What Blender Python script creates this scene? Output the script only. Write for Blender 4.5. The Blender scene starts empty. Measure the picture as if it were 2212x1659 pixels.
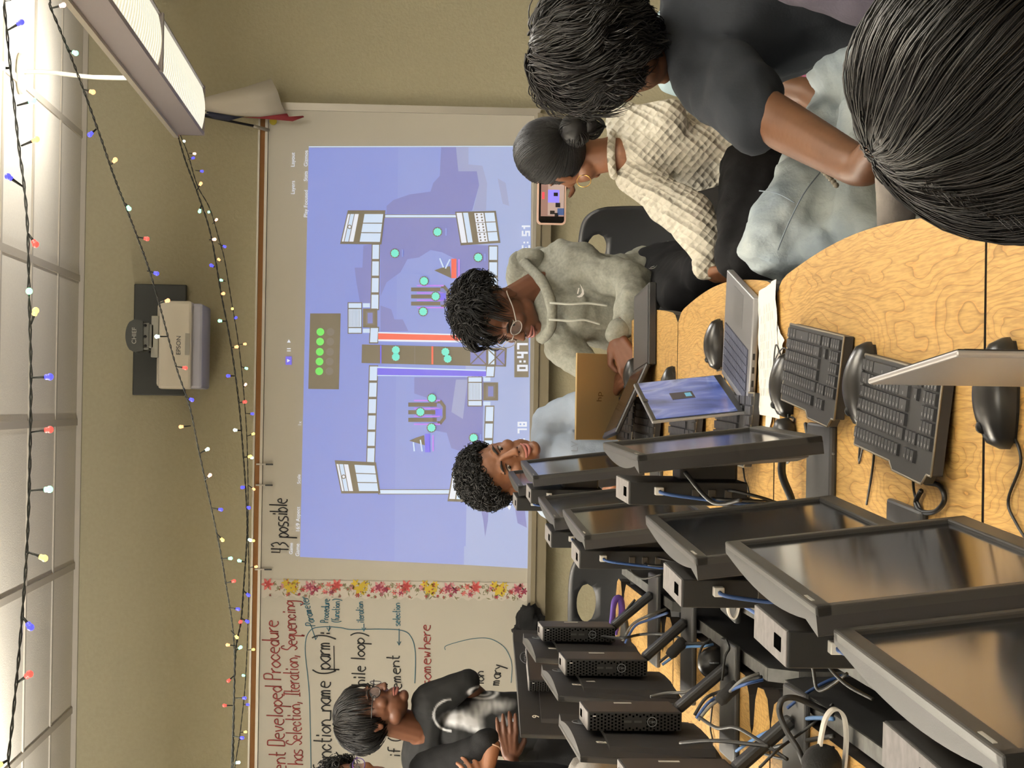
import bpy, math, random
from mathutils import Vector, Matrix, noise as mnoise
random.seed(7)
SC = bpy.context.scene
COL = SC.collection
# ------------------------------------------------------------------ camera
F = 4500.0
CZ = 1.42
def build_cam(psi=0.01147, th=0.0567, r=0.016):
    fwd = Vector((math.sin(psi)*math.cos(th), math.cos(psi)*math.cos(th), -math.sin(th)))
    R0 = Vector((math.cos(psi), -math.sin(psi), 0))
    U0 = R0.cross(fwd)
    R = R0*math.cos(r)+U0*math.sin(r)
    U = U0*math.cos(r)-R0*math.sin(r)
    X = -U; Y = R; Z = -fwd           # the phone was held sideways: image x runs down in the room
    return Matrix(((X.x,Y.x,Z.x),(X.y,Y.y,Z.y),(X.z,Y.z,Z.z)))
CR = build_cam()
CAMP = Vector((0,0,CZ))
cd = bpy.data.cameras.new('camera'); cam = bpy.data.objects.new('camera', cd); COL.objects.link(cam)
cam.matrix_world = Matrix.Translation(CAMP) @ CR.to_4x4()
cd.sensor_width = 36; cd.lens = 36*F/2212; cd.clip_start = .05; cd.clip_end = 60
SC.camera = cam
def ray(px, py):
    return CR @ Vector(((px-1106)/F, (829.5-py)/F, -1))
def at(px, py, Y):
    d = ray(px, py); return CAMP + d*(Y/d.y)
def atz(px, py, z):
    d = ray(px, py); return CAMP + d*((z-CZ)/d.z)
# ------------------------------------------------------------------ world, exposure
w = bpy.data.worlds.new('world'); SC.world = w; w.use_nodes = True
w.node_tree.nodes['Background'].inputs[0].default_value = (.92,.9,.86,1)
w.node_tree.nodes['Background'].inputs[1].default_value = .42
SC.view_settings.view_transform = 'Standard'; SC.view_settings.look = 'None'
SC.view_settings.exposure = 0.0; SC.view_settings.gamma = 1
def area(name, loc, size, energy, rot=(0,0,0), col=(1,.965,.90)):
    l = bpy.data.lights.new(name,'AREA'); l.shape='RECTANGLE'; l.size=size[0]; l.size_y=size[1]; l.energy=energy; l.color=col
    o = bpy.data.objects.new(name,l); o.location=loc; o.rotation_euler=rot; COL.objects.link(o); return o
PI=math.pi
# area lights: unseen fixtures added to light the room, then the visible fixture's pair
for x,y,e in ((1.55,0.3,22),(1.55,3.2,17),(-1.75,0.6,18),(-1.75,3.4,20),(-1.75,6.2,46),(0,-1.8,20)):
    area('area_downlight',(x,y,2.19),(.17,1.5),e)
for x,y,e in ((1.55,.3,70),(1.55,3.2,150),(-1.75,.6,70),(-1.75,3.4,230),(-1.75,6.2,230),(0,-1.8,150)):
    area('area_uplight',(x,y,2.33),(.17,1.5),e,(PI,0,0))
area('area_downlight',(1.2,6.4,2.185),(.14,2.4),30)
area('area_uplight',(1.2,6.9,2.33),(.12,2.6),27,(PI,0,0))
# ------------------------------------------------------------------ materials
def lin(c):
    return tuple((v/255/12.92 if v/255<=.04045 else ((v/255+.055)/1.055)**2.4) for v in c)
MC = {}
def mat(name, rgb, rough=.6, metal=0., emit=None, es=0., bump=None, var=None, spec=.5, sheen=0., alpha=1., coat=0., trans=0.):
    """bump=(scale,strength,dist)  var=(scale, rgb2)"""
    if name in MC: return MC[name]
    m = bpy.data.materials.new(name); m.use_nodes = True; MC[name]=m
    nt = m.node_tree; b = nt.nodes['Principled BSDF']
    b.inputs['Base Color'].default_value = (*lin(rgb),1)
    b.inputs['Roughness'].default_value = rough; b.inputs['Metallic'].default_value = metal
    b.inputs['Specular IOR Level'].default_value = spec
    b.inputs['Sheen Weight'].default_value = sheen
    b.inputs['Coat Weight'].default_value = coat
    b.inputs['Transmission Weight'].default_value = trans
    b.inputs['Alpha'].default_value = alpha
    if emit: b.inputs['Emission Color'].default_value=(*lin(emit),1); b.inputs['Emission Strength'].default_value=es
    if bump or var:
        tc = nt.nodes.new('ShaderNodeTexCoord')
    if var:
        n = nt.nodes.new('ShaderNodeTexNoise'); n.inputs['Scale'].default_value=var[0]; n.inputs['Detail'].default_value=5
        nt.links.new(tc.outputs['Object'], n.inputs['Vector'])
        r = nt.nodes.new('ShaderNodeValToRGB'); r.color_ramp.elements[0].position=.35; r.color_ramp.elements[1].position=.65
        r.color_ramp.elements[0].color=(*lin(rgb),1); r.color_ramp.elements[1].color=(*lin(var[1]),1)
        nt.links.new(n.outputs['Fac'], r.inputs['Fac']); nt.links.new(r.outputs['Color'], b.inputs['Base Color'])
    if bump:
        n = nt.nodes.new('ShaderNodeTexNoise'); n.inputs['Scale'].default_value=bump[0]; n.inputs['Detail'].default_value=6
        nt.links.new(tc.outputs['Object'], n.inputs['Vector'])
        bb = nt.nodes.new('ShaderNodeBump'); bb.inputs['Strength'].default_value=bump[1]; bb.inputs['Distance'].default_value=bump[2]
        nt.links.new(n.outputs['Fac'], bb.inputs['Height']); nt.links.new(bb.outputs['Normal'], b.inputs['Normal'])
    return m
def mat_wood():
    m = bpy.data.materials.new('oak_laminate'); m.use_nodes=True; nt=m.node_tree; b=nt.nodes['Principled BSDF']; N=nt.nodes.new; L=nt.links.new
    tc=N('ShaderNodeTexCoord'); mp=N('ShaderNodeMapping'); mp.inputs['Scale'].default_value=(4.4,.85,1); L(tc.outputs['Object'],mp.inputs['Vector'])
    n=N('ShaderNodeTexNoise'); n.inputs['Scale'].default_value=1.5; n.inputs['Detail'].default_value=3.5; n.inputs['Roughness'].default_value=.42; n.inputs['Distortion'].default_value=.35
    L(mp.outputs['Vector'],n.inputs['Vector'])
    mu=N('ShaderNodeMath'); mu.operation='MULTIPLY'; mu.inputs[1].default_value=34; L(n.outputs['Fac'],mu.inputs[0])
    fr=N('ShaderNodeMath'); fr.operation='FRACT'; L(mu.outputs[0],fr.inputs[0])
    r=N('ShaderNodeValToRGB'); e=r.color_ramp.elements
    e[0].position=0; e[0].color=(*lin((140,104,52)),1); e[1].position=1; e[1].color=(*lin((196,148,80)),1)
    for p,c in ((.14,(182,146,85)),(.5,(192,155,93)),(.88,(186,149,88))):
        x=e.new(p); x.color=(*lin(c),1)
    L(fr.outputs[0],r.inputs['Fac'])
    mp2=N('ShaderNodeMapping'); mp2.inputs['Scale'].default_value=(160,9,1); L(tc.outputs['Object'],mp2.inputs['Vector'])
    n2=N('ShaderNodeTexNoise'); n2.inputs['Scale'].default_value=2.2; n2.inputs['Detail'].default_value=3; L(mp2.outputs['Vector'],n2.inputs['Vector'])
    r2=N('ShaderNodeValToRGB'); r2.color_ramp.elements[0].position=.38; r2.color_ramp.elements[0].color=(.78,.74,.7,1); r2.color_ramp.elements[1].position=.6; r2.color_ramp.elements[1].color=(1.05,1.05,1.05,1)
    L(n2.outputs['Fac'],r2.inputs['Fac'])
    mx=N('ShaderNodeMix'); mx.data_type='RGBA'; mx.blend_type='MULTIPLY'; mx.inputs[0].default_value=1
    L(r.outputs['Color'],mx.inputs[6]); L(r2.outputs['Color'],mx.inputs[7]); L(mx.outputs[2],b.inputs['Base Color'])
    b.inputs['Roughness'].default_value=.42; b.inputs['Specular IOR Level'].default_value=.35
    return m
M_WOOD = mat_wood()
# ------------------------------------------------------------------ geometry collector
class G:
    def __init__(s): s.v=[]; s.f=[]; s.m=[]; s.sm=[]
    def add(s, vs, fs, mi=0, smooth=False):
        o=len(s.v); s.v += [Vector(v) for v in vs]
        for f in fs: s.f.append([i+o for i in f]); s.m.append(mi); s.sm.append(smooth)
        return s
    def box(s, c, d, R=None, mi=0):
        c=Vector(c); x,y,z=[t/2 for t in d]
        P=[(-x,-y,-z),(x,-y,-z),(x,y,-z),(-x,y,-z),(-x,-y,z),(x,-y,z),(x,y,z),(-x,y,z)]
        P=[Vector(p) for p in P]
        if R: P=[R@p for p in P]
        return s.add([p+c for p in P],[(3,2,1,0),(4,5,6,7),(0,1,5,4),(1,2,6,5),(2,3,7,6),(3,0,4,7)],mi)
    def quad(s,a,b,c,d,mi=0): return s.add([a,b,c,d],[(0,1,2,3)],mi)
    def poly(s,pts,mi=0): return s.add(pts,[tuple(range(len(pts)))],mi)
    def tube(s, pts, r, n=6, mi=0, cap=True, smooth=True):
        pts=[Vector(p) for p in pts]
        if len(pts)<2: return s
        rr = r if isinstance(r,(list,tuple)) else [r]*len(pts)
        vs=[]; fs=[]; t0=(pts[1]-pts[0])
        if t0.length<1e-9: t0=Vector((0,0,1))
        t0.normalize()
        up=Vector((0,0,1)) if abs(t0.z)<.9 else Vector((1,0,0))
        a=t0.cross(up).normalized()
        for i,p in enumerate(pts):
            t=(pts[min(i+1,len(pts)-1)]-pts[max(i-1,0)])
            if t.length<1e-9: t=t0.copy()
            t.normalize(); a=(a-t*a.dot(t))
            if a.length<1e-6: a=t.orthogonal()
            a.normalize(); b=t.cross(a)
            for k in range(n):
                th=2*PI*k/n; vs.append(p+(a*math.cos(th)+b*math.sin(th))*rr[i])
        for i in range(len(pts)-1):
            for k in range(n):
                k2=(k+1)%n; fs.append((i*n+k,i*n+k2,(i+1)*n+k2,(i+1)*n+k))
        if cap: fs.append(tuple(reversed(range(n)))); fs.append(tuple(range((len(pts)-1)*n,len(pts)*n)))
        return s.add(vs,fs,mi,smooth)
    def ell(s, c, r, R=None, n=16, mi=0):
        c=Vector(c); 
        if not isinstance(r,(tuple,list,Vector)): r=(r,r,r)
        vs=[];fs=[]; m=n//2
        for i in range(m+1):
            ph=PI*i/m
            for k in range(n):
                th=2*PI*k/n
                p=Vector((r[0]*math.sin(ph)*math.cos(th), r[1]*math.sin(ph)*math.sin(th), r[2]*math.cos(ph)))
                if R: p=R@p
                vs.append(p+c)
        for i in range(m):
            for k in range(n):
                k2=(k+1)%n; fs.append((i*n+k,(i+1)*n+k,(i+1)*n+k2,i*n+k2))
        return s.add(vs,fs,mi,True)
    def cap(s, p0, r0, p1, r1, n=14, mi=0):
        """tapered limb with round ends"""
        p0=Vector(p0);p1=Vector(p1); s.ell(p0,r0,n=n,mi=mi); s.ell(p1,r1,n=n,mi=mi)
        return s.tube([p0,p1],[r0,r1],n=n,mi=mi)
    def prism(s, poly, fn, d0, d1, mi=0, smooth=False):
        """poly 2D list, fn(u,v,d)->3D, extruded d0..d1"""
        n=len(poly); vs=[Vector(fn(u,v,d0)) for u,v in poly]+[Vector(fn(u,v,d1)) for u,v in poly]
        fs=[tuple(reversed(range(n))),tuple(range(n,2*n))]
        s.add(vs,fs,mi); 
        return s.add(vs,[(i,(i+1)%n,n+(i+1)%n,n+i) for i in range(n)],mi,smooth)
    def obj(s, name, mats, parent=None, bevel=0, loc=None, fix=True, M=None):
        me=bpy.data.meshes.new(name)
        vs=s.v
        if M is not None: vs=[M@v for v in vs]
        me.from_pydata([tuple(v) for v in vs],[],s.f)
        if not isinstance(mats,(list,tuple)): mats=[mats]
        for m in mats: me.materials.append(m)
        me.polygons.foreach_set('material_index',s.m); me.polygons.foreach_set('use_smooth',s.sm)
        if fix:
            import bmesh
            bm=bmesh.new(); bm.from_mesh(me); bmesh.ops.recalc_face_normals(bm,faces=bm.faces); bm.to_mesh(me); bm.free()
        me.update()
        o=bpy.data.objects.new(name,me); COL.objects.link(o)
        if parent: o.parent=parent
        if loc: o.location=loc
        if bevel:
            b=o.modifiers.new('Bevel','BEVEL'); b.width=bevel; b.segments=2; b.limit_method='ANGLE'; b.angle_limit=.6
            b.harden_normals=False
        return o
def tag(o,label=None,cat=None,group=None,kind=None):
    if label: o['label']=label
    if cat: o['category']=cat
    if group: o['group']=group
    if kind: o['kind']=kind
    return o
def thing(name,label,cat,loc=(0,0,0),rz=0,group=None,M=None):
    o=bpy.data.objects.new(name,None); COL.objects.link(o); o.empty_display_size=.05
    o.location=loc; o.rotation_euler=(0,0,rz)
    return tag(o,label,cat,group)
def local(o_loc):      # helper: returns function converting world points into the thing's frame (no rotation)
    L=Vector(o_loc); return lambda p: Vector(p)-L
def struct(o): o['kind']='structure'; return o
def copy_tree(o,parent=None):
    c=o.copy(); COL.objects.link(c)
    if parent: c.parent=parent
    for ch in list(o.children): copy_tree(ch,c)
    return c
def smooth_pts(pts, k=6):
    pts=[Vector(p) for p in pts]; n=len(pts)
    if n<3: return pts
    out=[]
    for i in range(n-1):
        p0=pts[max(i-1,0)];p1=pts[i];p2=pts[i+1];p3=pts[min(i+2,n-1)]
        for j in range(k):
            t=j/k; t2=t*t;t3=t2*t
            out.append(.5*((2*p1)+(-p0+p2)*t+(2*p0-5*p1+4*p2-p3)*t2+(-p0+3*p1-3*p2+p3)*t3))
    out.append(pts[-1]); return out
# ------------------------------------------------------------------ room
YB=9.10; ZC=2.785; XR=3.2; XL=-4.2; YN=-3.2
m_wall=mat('painted_wall',(172,164,136),.85,bump=(90,.25,.01),var=(60,(168,160,132)))
m_floor=mat('grey_carpet',(88,84,80),.95,bump=(300,.4,.005),var=(40,(70,68,66)))
m_ceil=mat('ceiling_tile',(226,220,206),.95,bump=(220,.35,.004),var=(160,(220,213,199)))
m_grid=mat('ceiling_grid_metal',(178,170,156),.6)
struct(G().box(((XL+XR)/2,YB+.05,ZC/2),(XR-XL+.2,.1,ZC+.2)).obj('wall_back',m_wall))
struct(G().box((XR+.05,(YN+YB)/2,ZC/2),(.1,YB-YN,ZC+.2)).obj('wall_right',m_wall))
struct(G().box((XL-.05,(YN+YB)/2,ZC/2),(.1,YB-YN,ZC+.2)).obj('wall_left',m_wall))
struct(G().box(((XL+XR)/2,YN-.05,ZC/2),(XR-XL+.2,.1,ZC+.2)).obj('wall_front',m_wall))
struct(G().box(((XL+XR)/2,(YN+YB)/2,-.05),(XR-XL+.2,YB-YN+.2,.1)).obj('floor',m_floor))
struct(G().box(((XL+XR)/2,YB-.01,.05),(XR-XL,.02,.1)).obj('baseboard_back',mat('black_vinyl',(38,36,35),.6)))
cg=G().box(((XL+XR)/2,(YN+YB)/2,ZC+.05),(XR-XL+.2,YB-YN+.2,.1))
struct(cg.obj('ceiling',m_ceil))
gg=G()
x=-.09
bars=[ -.09+.62*k for k in range(-7,6)]
for bx in bars: gg.box((bx,(YN+YB)/2,ZC-.003),(.028,YB-YN,.008))
k=0; yy=8.51
while yy>YN:
    gg.box(((XL+XR)/2,yy,ZC-.0035),(XR-XL,.026,.006)); yy-=.62
gg.box(((XL+XR)/2,YB-.012,ZC-.012),(XR-XL,.024,.022))
struct(gg.obj('trim_1',m_grid))
# ------------------------------------------------------------------ stroke lettering
GL={'a':"5636151433435455|565363".replace('433','33 43') ,}
GL={
'a':"56 36 15 14 33 43 54|56 54 63",'b':"19 13|15 36 55 54 33 14",'c':"55 36 15 14 33 54",'d':"55 36 15 14 33 54|59 53",
'e':"15 55 46 26 15 14 33 53",'f':"59 39 28 23|16 46",'F':"69 59 38 32 20|16 56",'g':"55 36 15 14 34 55|56 51 30 11",'h':"19 13|15 36 55 53",
'i':"26 23|28 27",'l':"29 23",'m':"16 13|15 26 35 33|35 46 55 53",'n':"16 13|15 36 55 53",'o':"36 15 14 33 54 55 36",
'p':"16 10|15 36 55 54 33 14",'q':"55 36 15 14 34 55|56 50 61",'r':"16 13|15 36 46",'s':"56 26 15 54 43 13",'t':"29 24 33 43|16 46",
'u':"16 14 33 54|56 53",'v':"16 33 56",'w':"16 23 35 43 56",'y':"16 34|56 20",'x':"16 53|56 13",'k':"19 13|56 14|35 53",
'P':"13 19|19 49 58 57 46 16",'D':"13 19|19 49 58 54 43 13",'S':"58 49 29 17 36 55 54 33 14",'I':"19 59|39 33|13 53",
'W':"19 23 37 43 59",'(':"49 27 24 41",')':"29 47 44 21",':':"26 25|24 23",',':"24 12",'_':"03 73",'4':"19 16 56|49 43",'3':"18 39 57 36 55 44 13",
'{':"59 38 27 46 25 34 53",
'H':"19 13|59 53|16 56",'N':"13 19 53 59",'E':"59 19 13 53|16 46",'C':"58 39 18 14 33 54",'1':"28 39 33",'0':"39 17 15 33 55 57 39",'2':"18 39 58 13 53",'9':"56 36 28 39 58 56 43",'6':"59 27 14 33 54 46 16",
'O':"39 17 15 33 55 57 39",'L':"19 13 53",' ':""}
def strokes(g,text,p0,right,up,h,r,adv=None,mi=0,jit=.06,n=4):
    """hand lettering along 'right' starting at baseline point p0; h = cap height"""
    s=h/6.0; x=0; rnd=random.Random(text)
    for ch in text:
        gl=GL.get(ch,'')
        for st in [q for q in gl.split('|') if q.strip()]:
            pts=[]
            for c in st.split():
                u,v=int(c[0])-1+rnd.uniform(-jit,jit)*2,int(c[1])-3+rnd.uniform(-jit,jit)*2
                pts.append(Vector(p0)+right*((x+u)*s+v*s*.08)+up*(v*s))
            if len(pts)>2 and ch not in 'EHNLIW4': pts=smooth_pts(pts,3)
            g.tube(pts,r,n=n,mi=mi,smooth=True)
        x+= (3.2 if ch in 'il:,' else 4 if ch in ' ()tfrI1' else 6.6 if ch in 'mwW' else 5.4)
    return x*s
def text_len(text):
    return sum(3.2 if ch in 'il:,' else 4 if ch in ' ()tfrI1' else 6.6 if ch in 'mwW' else 5.4 for ch in text)
def board_text(g,text,px,y0,y1,hpx,r,mi,Y,px1=None):
    """write between photo rows y0 (left end) and y1 (right end) on the plane at depth Y; px = baseline"""
    px1=px if px1 is None else px1
    a=at(px,y0,Y); b=at(px1,y1,Y); right=(b-a); L=right.length; right.normalize(); up=Vector((0,0,1))
    h=hpx*Y/F
    s=L/text_len(text); 
    rr=right*(s*6.0/h)
    strokes(g,text,a,rr,up,h,r,mi=mi)
def glyph_text(name,text,size,mats,parent,M,ext=.0006,align='CENTER',font_sp=1.0):
    cu=bpy.data.curves.new(name,'FONT'); cu.body=text; cu.size=size; cu.extrude=ext; cu.align_x=align; cu.align_y='CENTER'; cu.space_character=font_sp
    o=bpy.data.objects.new(name,cu); COL.objects.link(o)
    dg=bpy.context.evaluated_depsgraph_get(); me=bpy.data.meshes.new_from_object(o.evaluated_get(dg))
    bpy.data.objects.remove(o); me.transform(M); me.materials.clear(); me.materials.append(mats)
    q=bpy.data.objects.new(name,me); COL.objects.link(q)
    if parent: q.parent=parent
    return q
def MF(origin,right,up):
    """matrix that puts text written in its own XY plane onto right/up axes at origin"""
    right=Vector(right).normalized(); up=Vector(up); up=(up-right*up.dot(right)).normalized(); n=right.cross(up); o=Vector(origin)
    return Matrix(((right.x,up.x,n.x,o.x),(right.y,up.y,n.y,o.y),(right.z,up.z,n.z,o.z),(0,0,0,1)))
# ------------------------------------------------------------------ whiteboard
BY=YB-.045      # face of the board
zt=at(573,700,BY).z; zb=at(1148,700,BY).z; xr=at(800,240,BY).x; xl=-2.45
WB_C=(170,162,146)
m_board=mat('whiteboard_enamel',(192,186,172),.35,spec=.4)
m_alu=mat('aluminium_frame',(176,170,158),.4,.6)
m_cork=mat('tan_cork_rail',(128,86,42),.8,bump=(300,.5,.002))
m_tray=mat('shaded_tray_metal',(128,118,96),.5,.3)  # aluminium tray, its shadow put into the darker olive-brown colour
m_dark=mat('dark_plastic',(30,30,30),.5)
wbt=thing('whiteboard','long wall-mounted whiteboard with aluminium frame, projected picture and marker writing','whiteboard',((xl+xr)/2,YB,zb))
B0=Vector(wbt.location); 
def wl(g,name,mats,bevel=0):
    g.v=[v-B0 for v in g.v]; return g.obj(name,mats,wbt,bevel)
wl(G().box(((xl+xr)/2,YB-.022,(zt+zb)/2),(xr-xl,.042,zt-zb)),'board_panel',m_board)
fr=G(); fr.box((xr+.012,YB-.027,(zt+zb)/2),(.032,.054,zt-zb+.05)); fr.box(((xl+xr)/2,YB-.027,zt+.008),(xr-xl+.03,.054,.012)); fr.box(((xl+xr)/2,YB-.027,zt+.04),(xr-xl+.03,.054,.008)); fr.box(((xl+xr)/2,YB-.027,zb-.006),(xr-xl,.056,.014))
wl(fr,'frame',m_alu)
wl(G().box(((xl+xr)/2,YB-.025,zt+.024),(xr-xl+.02,.05,.022)),'tack_rail',m_cork)
tr=G(); tr.box(((xl+xr)/2,YB-.05,zb-.045),(xr-xl,.1,.06)); tr.box(((xl+xr)/2,YB-.105,zb-.02),(xr-xl,.01,.02))
wl(tr,'marker_tray',m_tray)
# projected picture: light thrown on the enamel, so the picture adds light to the board colour
def pm(name,rgb,gain=1.0):
    base=lin((150,142,128)); t=lin(rgb)
    m=mat('projected_'+name,WB_C,.35,spec=.2)
    b=m.node_tree.nodes['Principled BSDF']
    b.inputs['Base Color'].default_value=(*lin((150,143,130)),1)
    e=[max(0,(t[i]-base[i]*.85))*gain for i in range(3)]
    b.inputs['Emission Color'].default_value=(*e,1); b.inputs['Emission Strength'].default_value=1
    return m
PMATS=[pm('sky',(152,164,224)),pm('haze',(172,186,226)),pm('cloud',(146,150,204)),pm('mist',(168,176,212)),
 pm('white',(214,230,250)),pm('grey',(122,116,108)),pm('red',(250,104,100)),pm('blue',(76,92,240)),pm('teal',(122,240,220)),pm('green',(112,240,130)),
 pm('dot',(146,140,134)),pm('violet',(206,150,240)),pm('bright',(236,240,250)),pm('faint',(176,170,164)),pm('sky_low',(156,169,225))]
SKY,HAZE,CLD,MIST,WHT,GRY,RED,BLU,TEA,GRN,DOT,VIO,BRT,FNT,SKL=range(15)
pg=G()
def P2(px,py,l): 
    return at(px,py,BY-.0008*(l+1))
def ppoly(pts,mi,l): pg.poly([P2(a,b,l) for a,b in pts],mi)
def prect(x0,y0,x1,y1,mi,l): ppoly([(x0,y0),(x1,y0),(x1,y1),(x0,y1)],mi,l)
def pdisc(x,y,r,mi,l,n=14): ppoly([(x+r*math.cos(2*PI*k/n),y+r*math.sin(2*PI*k/n)) for k in range(n)],mi,l)
def pline(x0,y0,x1,y1,w,mi,l):
    d=Vector((x1-x0,y1-y0)); n=Vector((-d.y,d.x)).normalized()*w/2
    ppoly([(x0+n.x,y0+n.y),(x1+n.x,y1+n.y),(x1-n.x,y1-n.y),(x0-n.x,y0-n.y)],mi,l)
ppoly([(667,319),(860,318),(852,1213),(648,1203)],SKY,0)
ppoly([(860,318),(1010,318),(1002,1220),(852,1213)],SKL,0)
ppoly([(1010,318),(1148,317),(1142,1228),(1002,1220)],HAZE,0)
pline(667,317,1150,316,2,WHT,1)
ppoly([(835,445),(850,432),(885,420),(930,414),(936,395),(950,380),(953,318),(985,318),(990,370),(1030,370),(1035,400),(1020,455),(985,462),(835,462)],CLD,1)
ppoly([(985,318),(1012,318),(1012,355),(1042,358),(1052,395),(1050,455),(1022,455),(1035,400),(1030,370),(990,370)],MIST,1)
ppoly([(822,472),(985,472),(995,528),(1058,530),(1055,600),(1020,660),(985,620),(985,560),(955,545),(930,540),(905,556),(880,560),(865,588),(835,610),(822,640)],CLD,1)
ppoly([(785,530),(803,528),(803,655),(778,655),(770,610),(766,578),(783,578)],CLD,1)
ppoly([(822,660),(845,668),(852,690),(870,690),(882,715),(822,716)],CLD,1)
ppoly([(895,815),(1045,815),(1042,960),(1010,980),(975,968),(965,935),(940,930),(925,860),(895,850)],CLD,1)
ppoly([(985,820),(1010,820),(1000,905),(975,890)],MIST,2)
ppoly([(972,980),(1010,975),(1006,1180),(972,1180)],SKL,1)
ppoly([(1036,1085),(1056,1085),(1054,1125),(1048,1160),(1044,1125)],CLD,1)
ppoly([(1112,1095),(1130,1070),(1138,1140),(1118,1130)],CLD,1)
ppoly([(1075,385),(1092,395),(1100,445),(1086,440)],MIST,1)
ppoly([(1090,700),(1135,660),(1135,690),(1100,720)],MIST,1)
def seg(x0,x1,y0,x2,x3,y1,n):
    ppoly([(x0-2,y0),(x1+2,y0),(x3+2,y1),(x2-2,y1)],GRY,2)
    for k in range(n):
        a=k/n+.03/n*1.5; b=(k+1)/n-.03/n*1.5; f=lambda p,q,t:p+(q-p)*t
        ppoly([(f(x0,x2,a),f(y0,y1,a)+1),(f(x1,x3,a),f(y0,y1,a)+1),(f(x1,x3,b),f(y0,y1,b)-1),(f(x0,x2,b),f(y0,y1,b)-1)],WHT,3)
seg(805,819,526,802,817,670,4); seg(801,817,706,799,815,742,1); seg(799,815,789,793,808,1001,6)
seg(1057,1074,530,1057,1073,700,5); seg(1052,1068,790,1050,1066,815,1); seg(1050,1066,876,1046,1062,985,3)
seg(832,985,463,832,985,471,1); seg(819,972,1057,819,972,1068,1)
def tower(p,flip,dots=False):
    (ax,ay),(bx,by),(cx,cy),(dx,dy)=p     # top-left.. around: a->b along x at upper y; d->c at lower y
    def Q(u,v):
        x=(ax+(bx-ax)*u)*(1-v)+(dx+(cx-dx)*u)*v; y=(ay+(by-ay)*u)*(1-v)+(dy+(cy-dy)*u)*v; return (x,y)
    def R(u0,v0,u1,v1,mi,l): ppoly([Q(u0,v0),Q(u1,v0),Q(u1,v1),Q(u0,v1)],mi,l)
    R(-.03,-.04,1.03,1.06,GRY,4)
    if flip: R(0,.0,.14,.98,BRT,5); R(.17,0,.3,.98,WHT,5)
    else: R(0,.08,.05,.98,BRT,5); R(.07,.08,.17,.98,WHT,5); R(.19,.08,.3,.98,BRT,5)
    u0=.46
    if dots:
        for k in range(3):
            R(.46,.02+k*.33,.70,.33+k*.33,BRT,5); R(.73,.02+k*.33,.98,.32+k*.33,WHT,5)
            for i in range(2):
                for j in range(3):
                    x,y=Q(.52+i*.12,.07+k*.33+j*.1); pdisc(x,y,2.1,GRY,6,7)
    else:
        for k in range(3): R(.46,.08+k*.31,.98,.36+k*.31,WHT,5)
        x,y=Q(.12,.5); pdisc(x,y,5,GRY,6,8); pdisc(x,y,3,BRT,7,8)
tower([(753,457),(830,457),(822,524),(738,523)],False)
tower([(986,460),(1069,458),(1078,521),(997,526)],True,True)
tower([(726,997),(810,1001),(819,1062),(739,1062)],False)
tower([(981,1012),(1066,1014),(1060,1082),(970,1079)],True,True)
def speaker(x0,y0,x1,y1):
    w=x1-x0; h=y1-y0
    prect(x0-2,y0-2,x0+w*.47,y1+2,GRY,4)
    prect(x0,y0,x0+w*.44,y0+h*.16,WHT,5); prect(x0,y0+h*.2,x0+w*.44,y0+h*.8,WHT,5); prect(x0,y0+h*.84,x0+w*.44,y1,WHT,5)
    for k in range(8): pline(x0+2+k*w*.05,y0+h*.22,x0+2+k*w*.05,y0+h*.78,.8,DOT,6)
    prect(x0+w*.5,y0+h*.18,x1,y0+h*.82,GRY,4)
    prect(x0+w*.6,y0+h*.27,x1-w*.1,y0+h*.73,DOT,5); prect(x0+w*.66,y0+h*.32,x1-w*.16,y0+h*.68,CLD,6)
    prect(x0+w*.5,y0,x0+w*.74,y0+h*.14,WHT,5); prect(x0+w*.5,y1-h*.14,x0+w*.74,y1,WHT,5)
speaker(753,655,815,719); speaker(1012,815,1076,876)
ppoly([(782,744),(1012,750),(1010,790),(781,784)],GRY,4)
ppoly([(1012,750),(1095,752),(1093,792),(1010,790)],GRY,4); prect(1016,754,1050,787,CLD,5); prect(1055,755,1068,787,WHT,5); prect(1072,756,1090,789,CLD,5)
for a in ((1016,754,1050,787),(1016,787,1050,754),(1055,755,1090,789),(1055,789,1090,755)): pline(*a,2.4,GRY,6)
prect(821,746,824,785,BLU,6); prect(932,748,936,787,RED,6); prect(895,748,897,787,DOT,6)
for x in (815,): pass
ppoly([(817,717),(1012,722),(1012,740),(817,737)],BRT,4); ppoly([(817,720),(1012,725),(1012,736),(817,733)],RED,5)
ppoly([(815,792),(1050,799),(1050,814),(815,812)],WHT,4); ppoly([(815,795),(1050,802),(1050,813),(815,810)],BLU,5)
ppoly([(670,677),(736,677),(732,841),(666,840)],GRY,3)
for k,y in enumerate((717,738,760,781,802)):
    pdisc(692-k*.6,y,8.5,GRN,4); pdisc(714-k*.6,y,8.5,DOT,4)
for x,y in ((945,501),(853,547),(1033,556),(916,607),(941,640),(914,673),(855,756),(855,771),(962,760),(967,775),(933,860),(908,890),(932,924),(1023,946)):
    pdisc(x,y,10.5,GRY,8); 
    ppoly([(x+(9 if k%2 else 7.8)*math.cos(2*PI*k/20),y+(9 if k%2 else 7.8)*math.sin(2*PI*k/20)) for k in range(20)],TEA,9)
    pdisc(x-1,y-1,5,TEA,10)
for x,y in ((962,501),(868,547),(1046,556),(1037,946)): prect(x,y-8,x+3,y+8,SKL,7)
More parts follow.
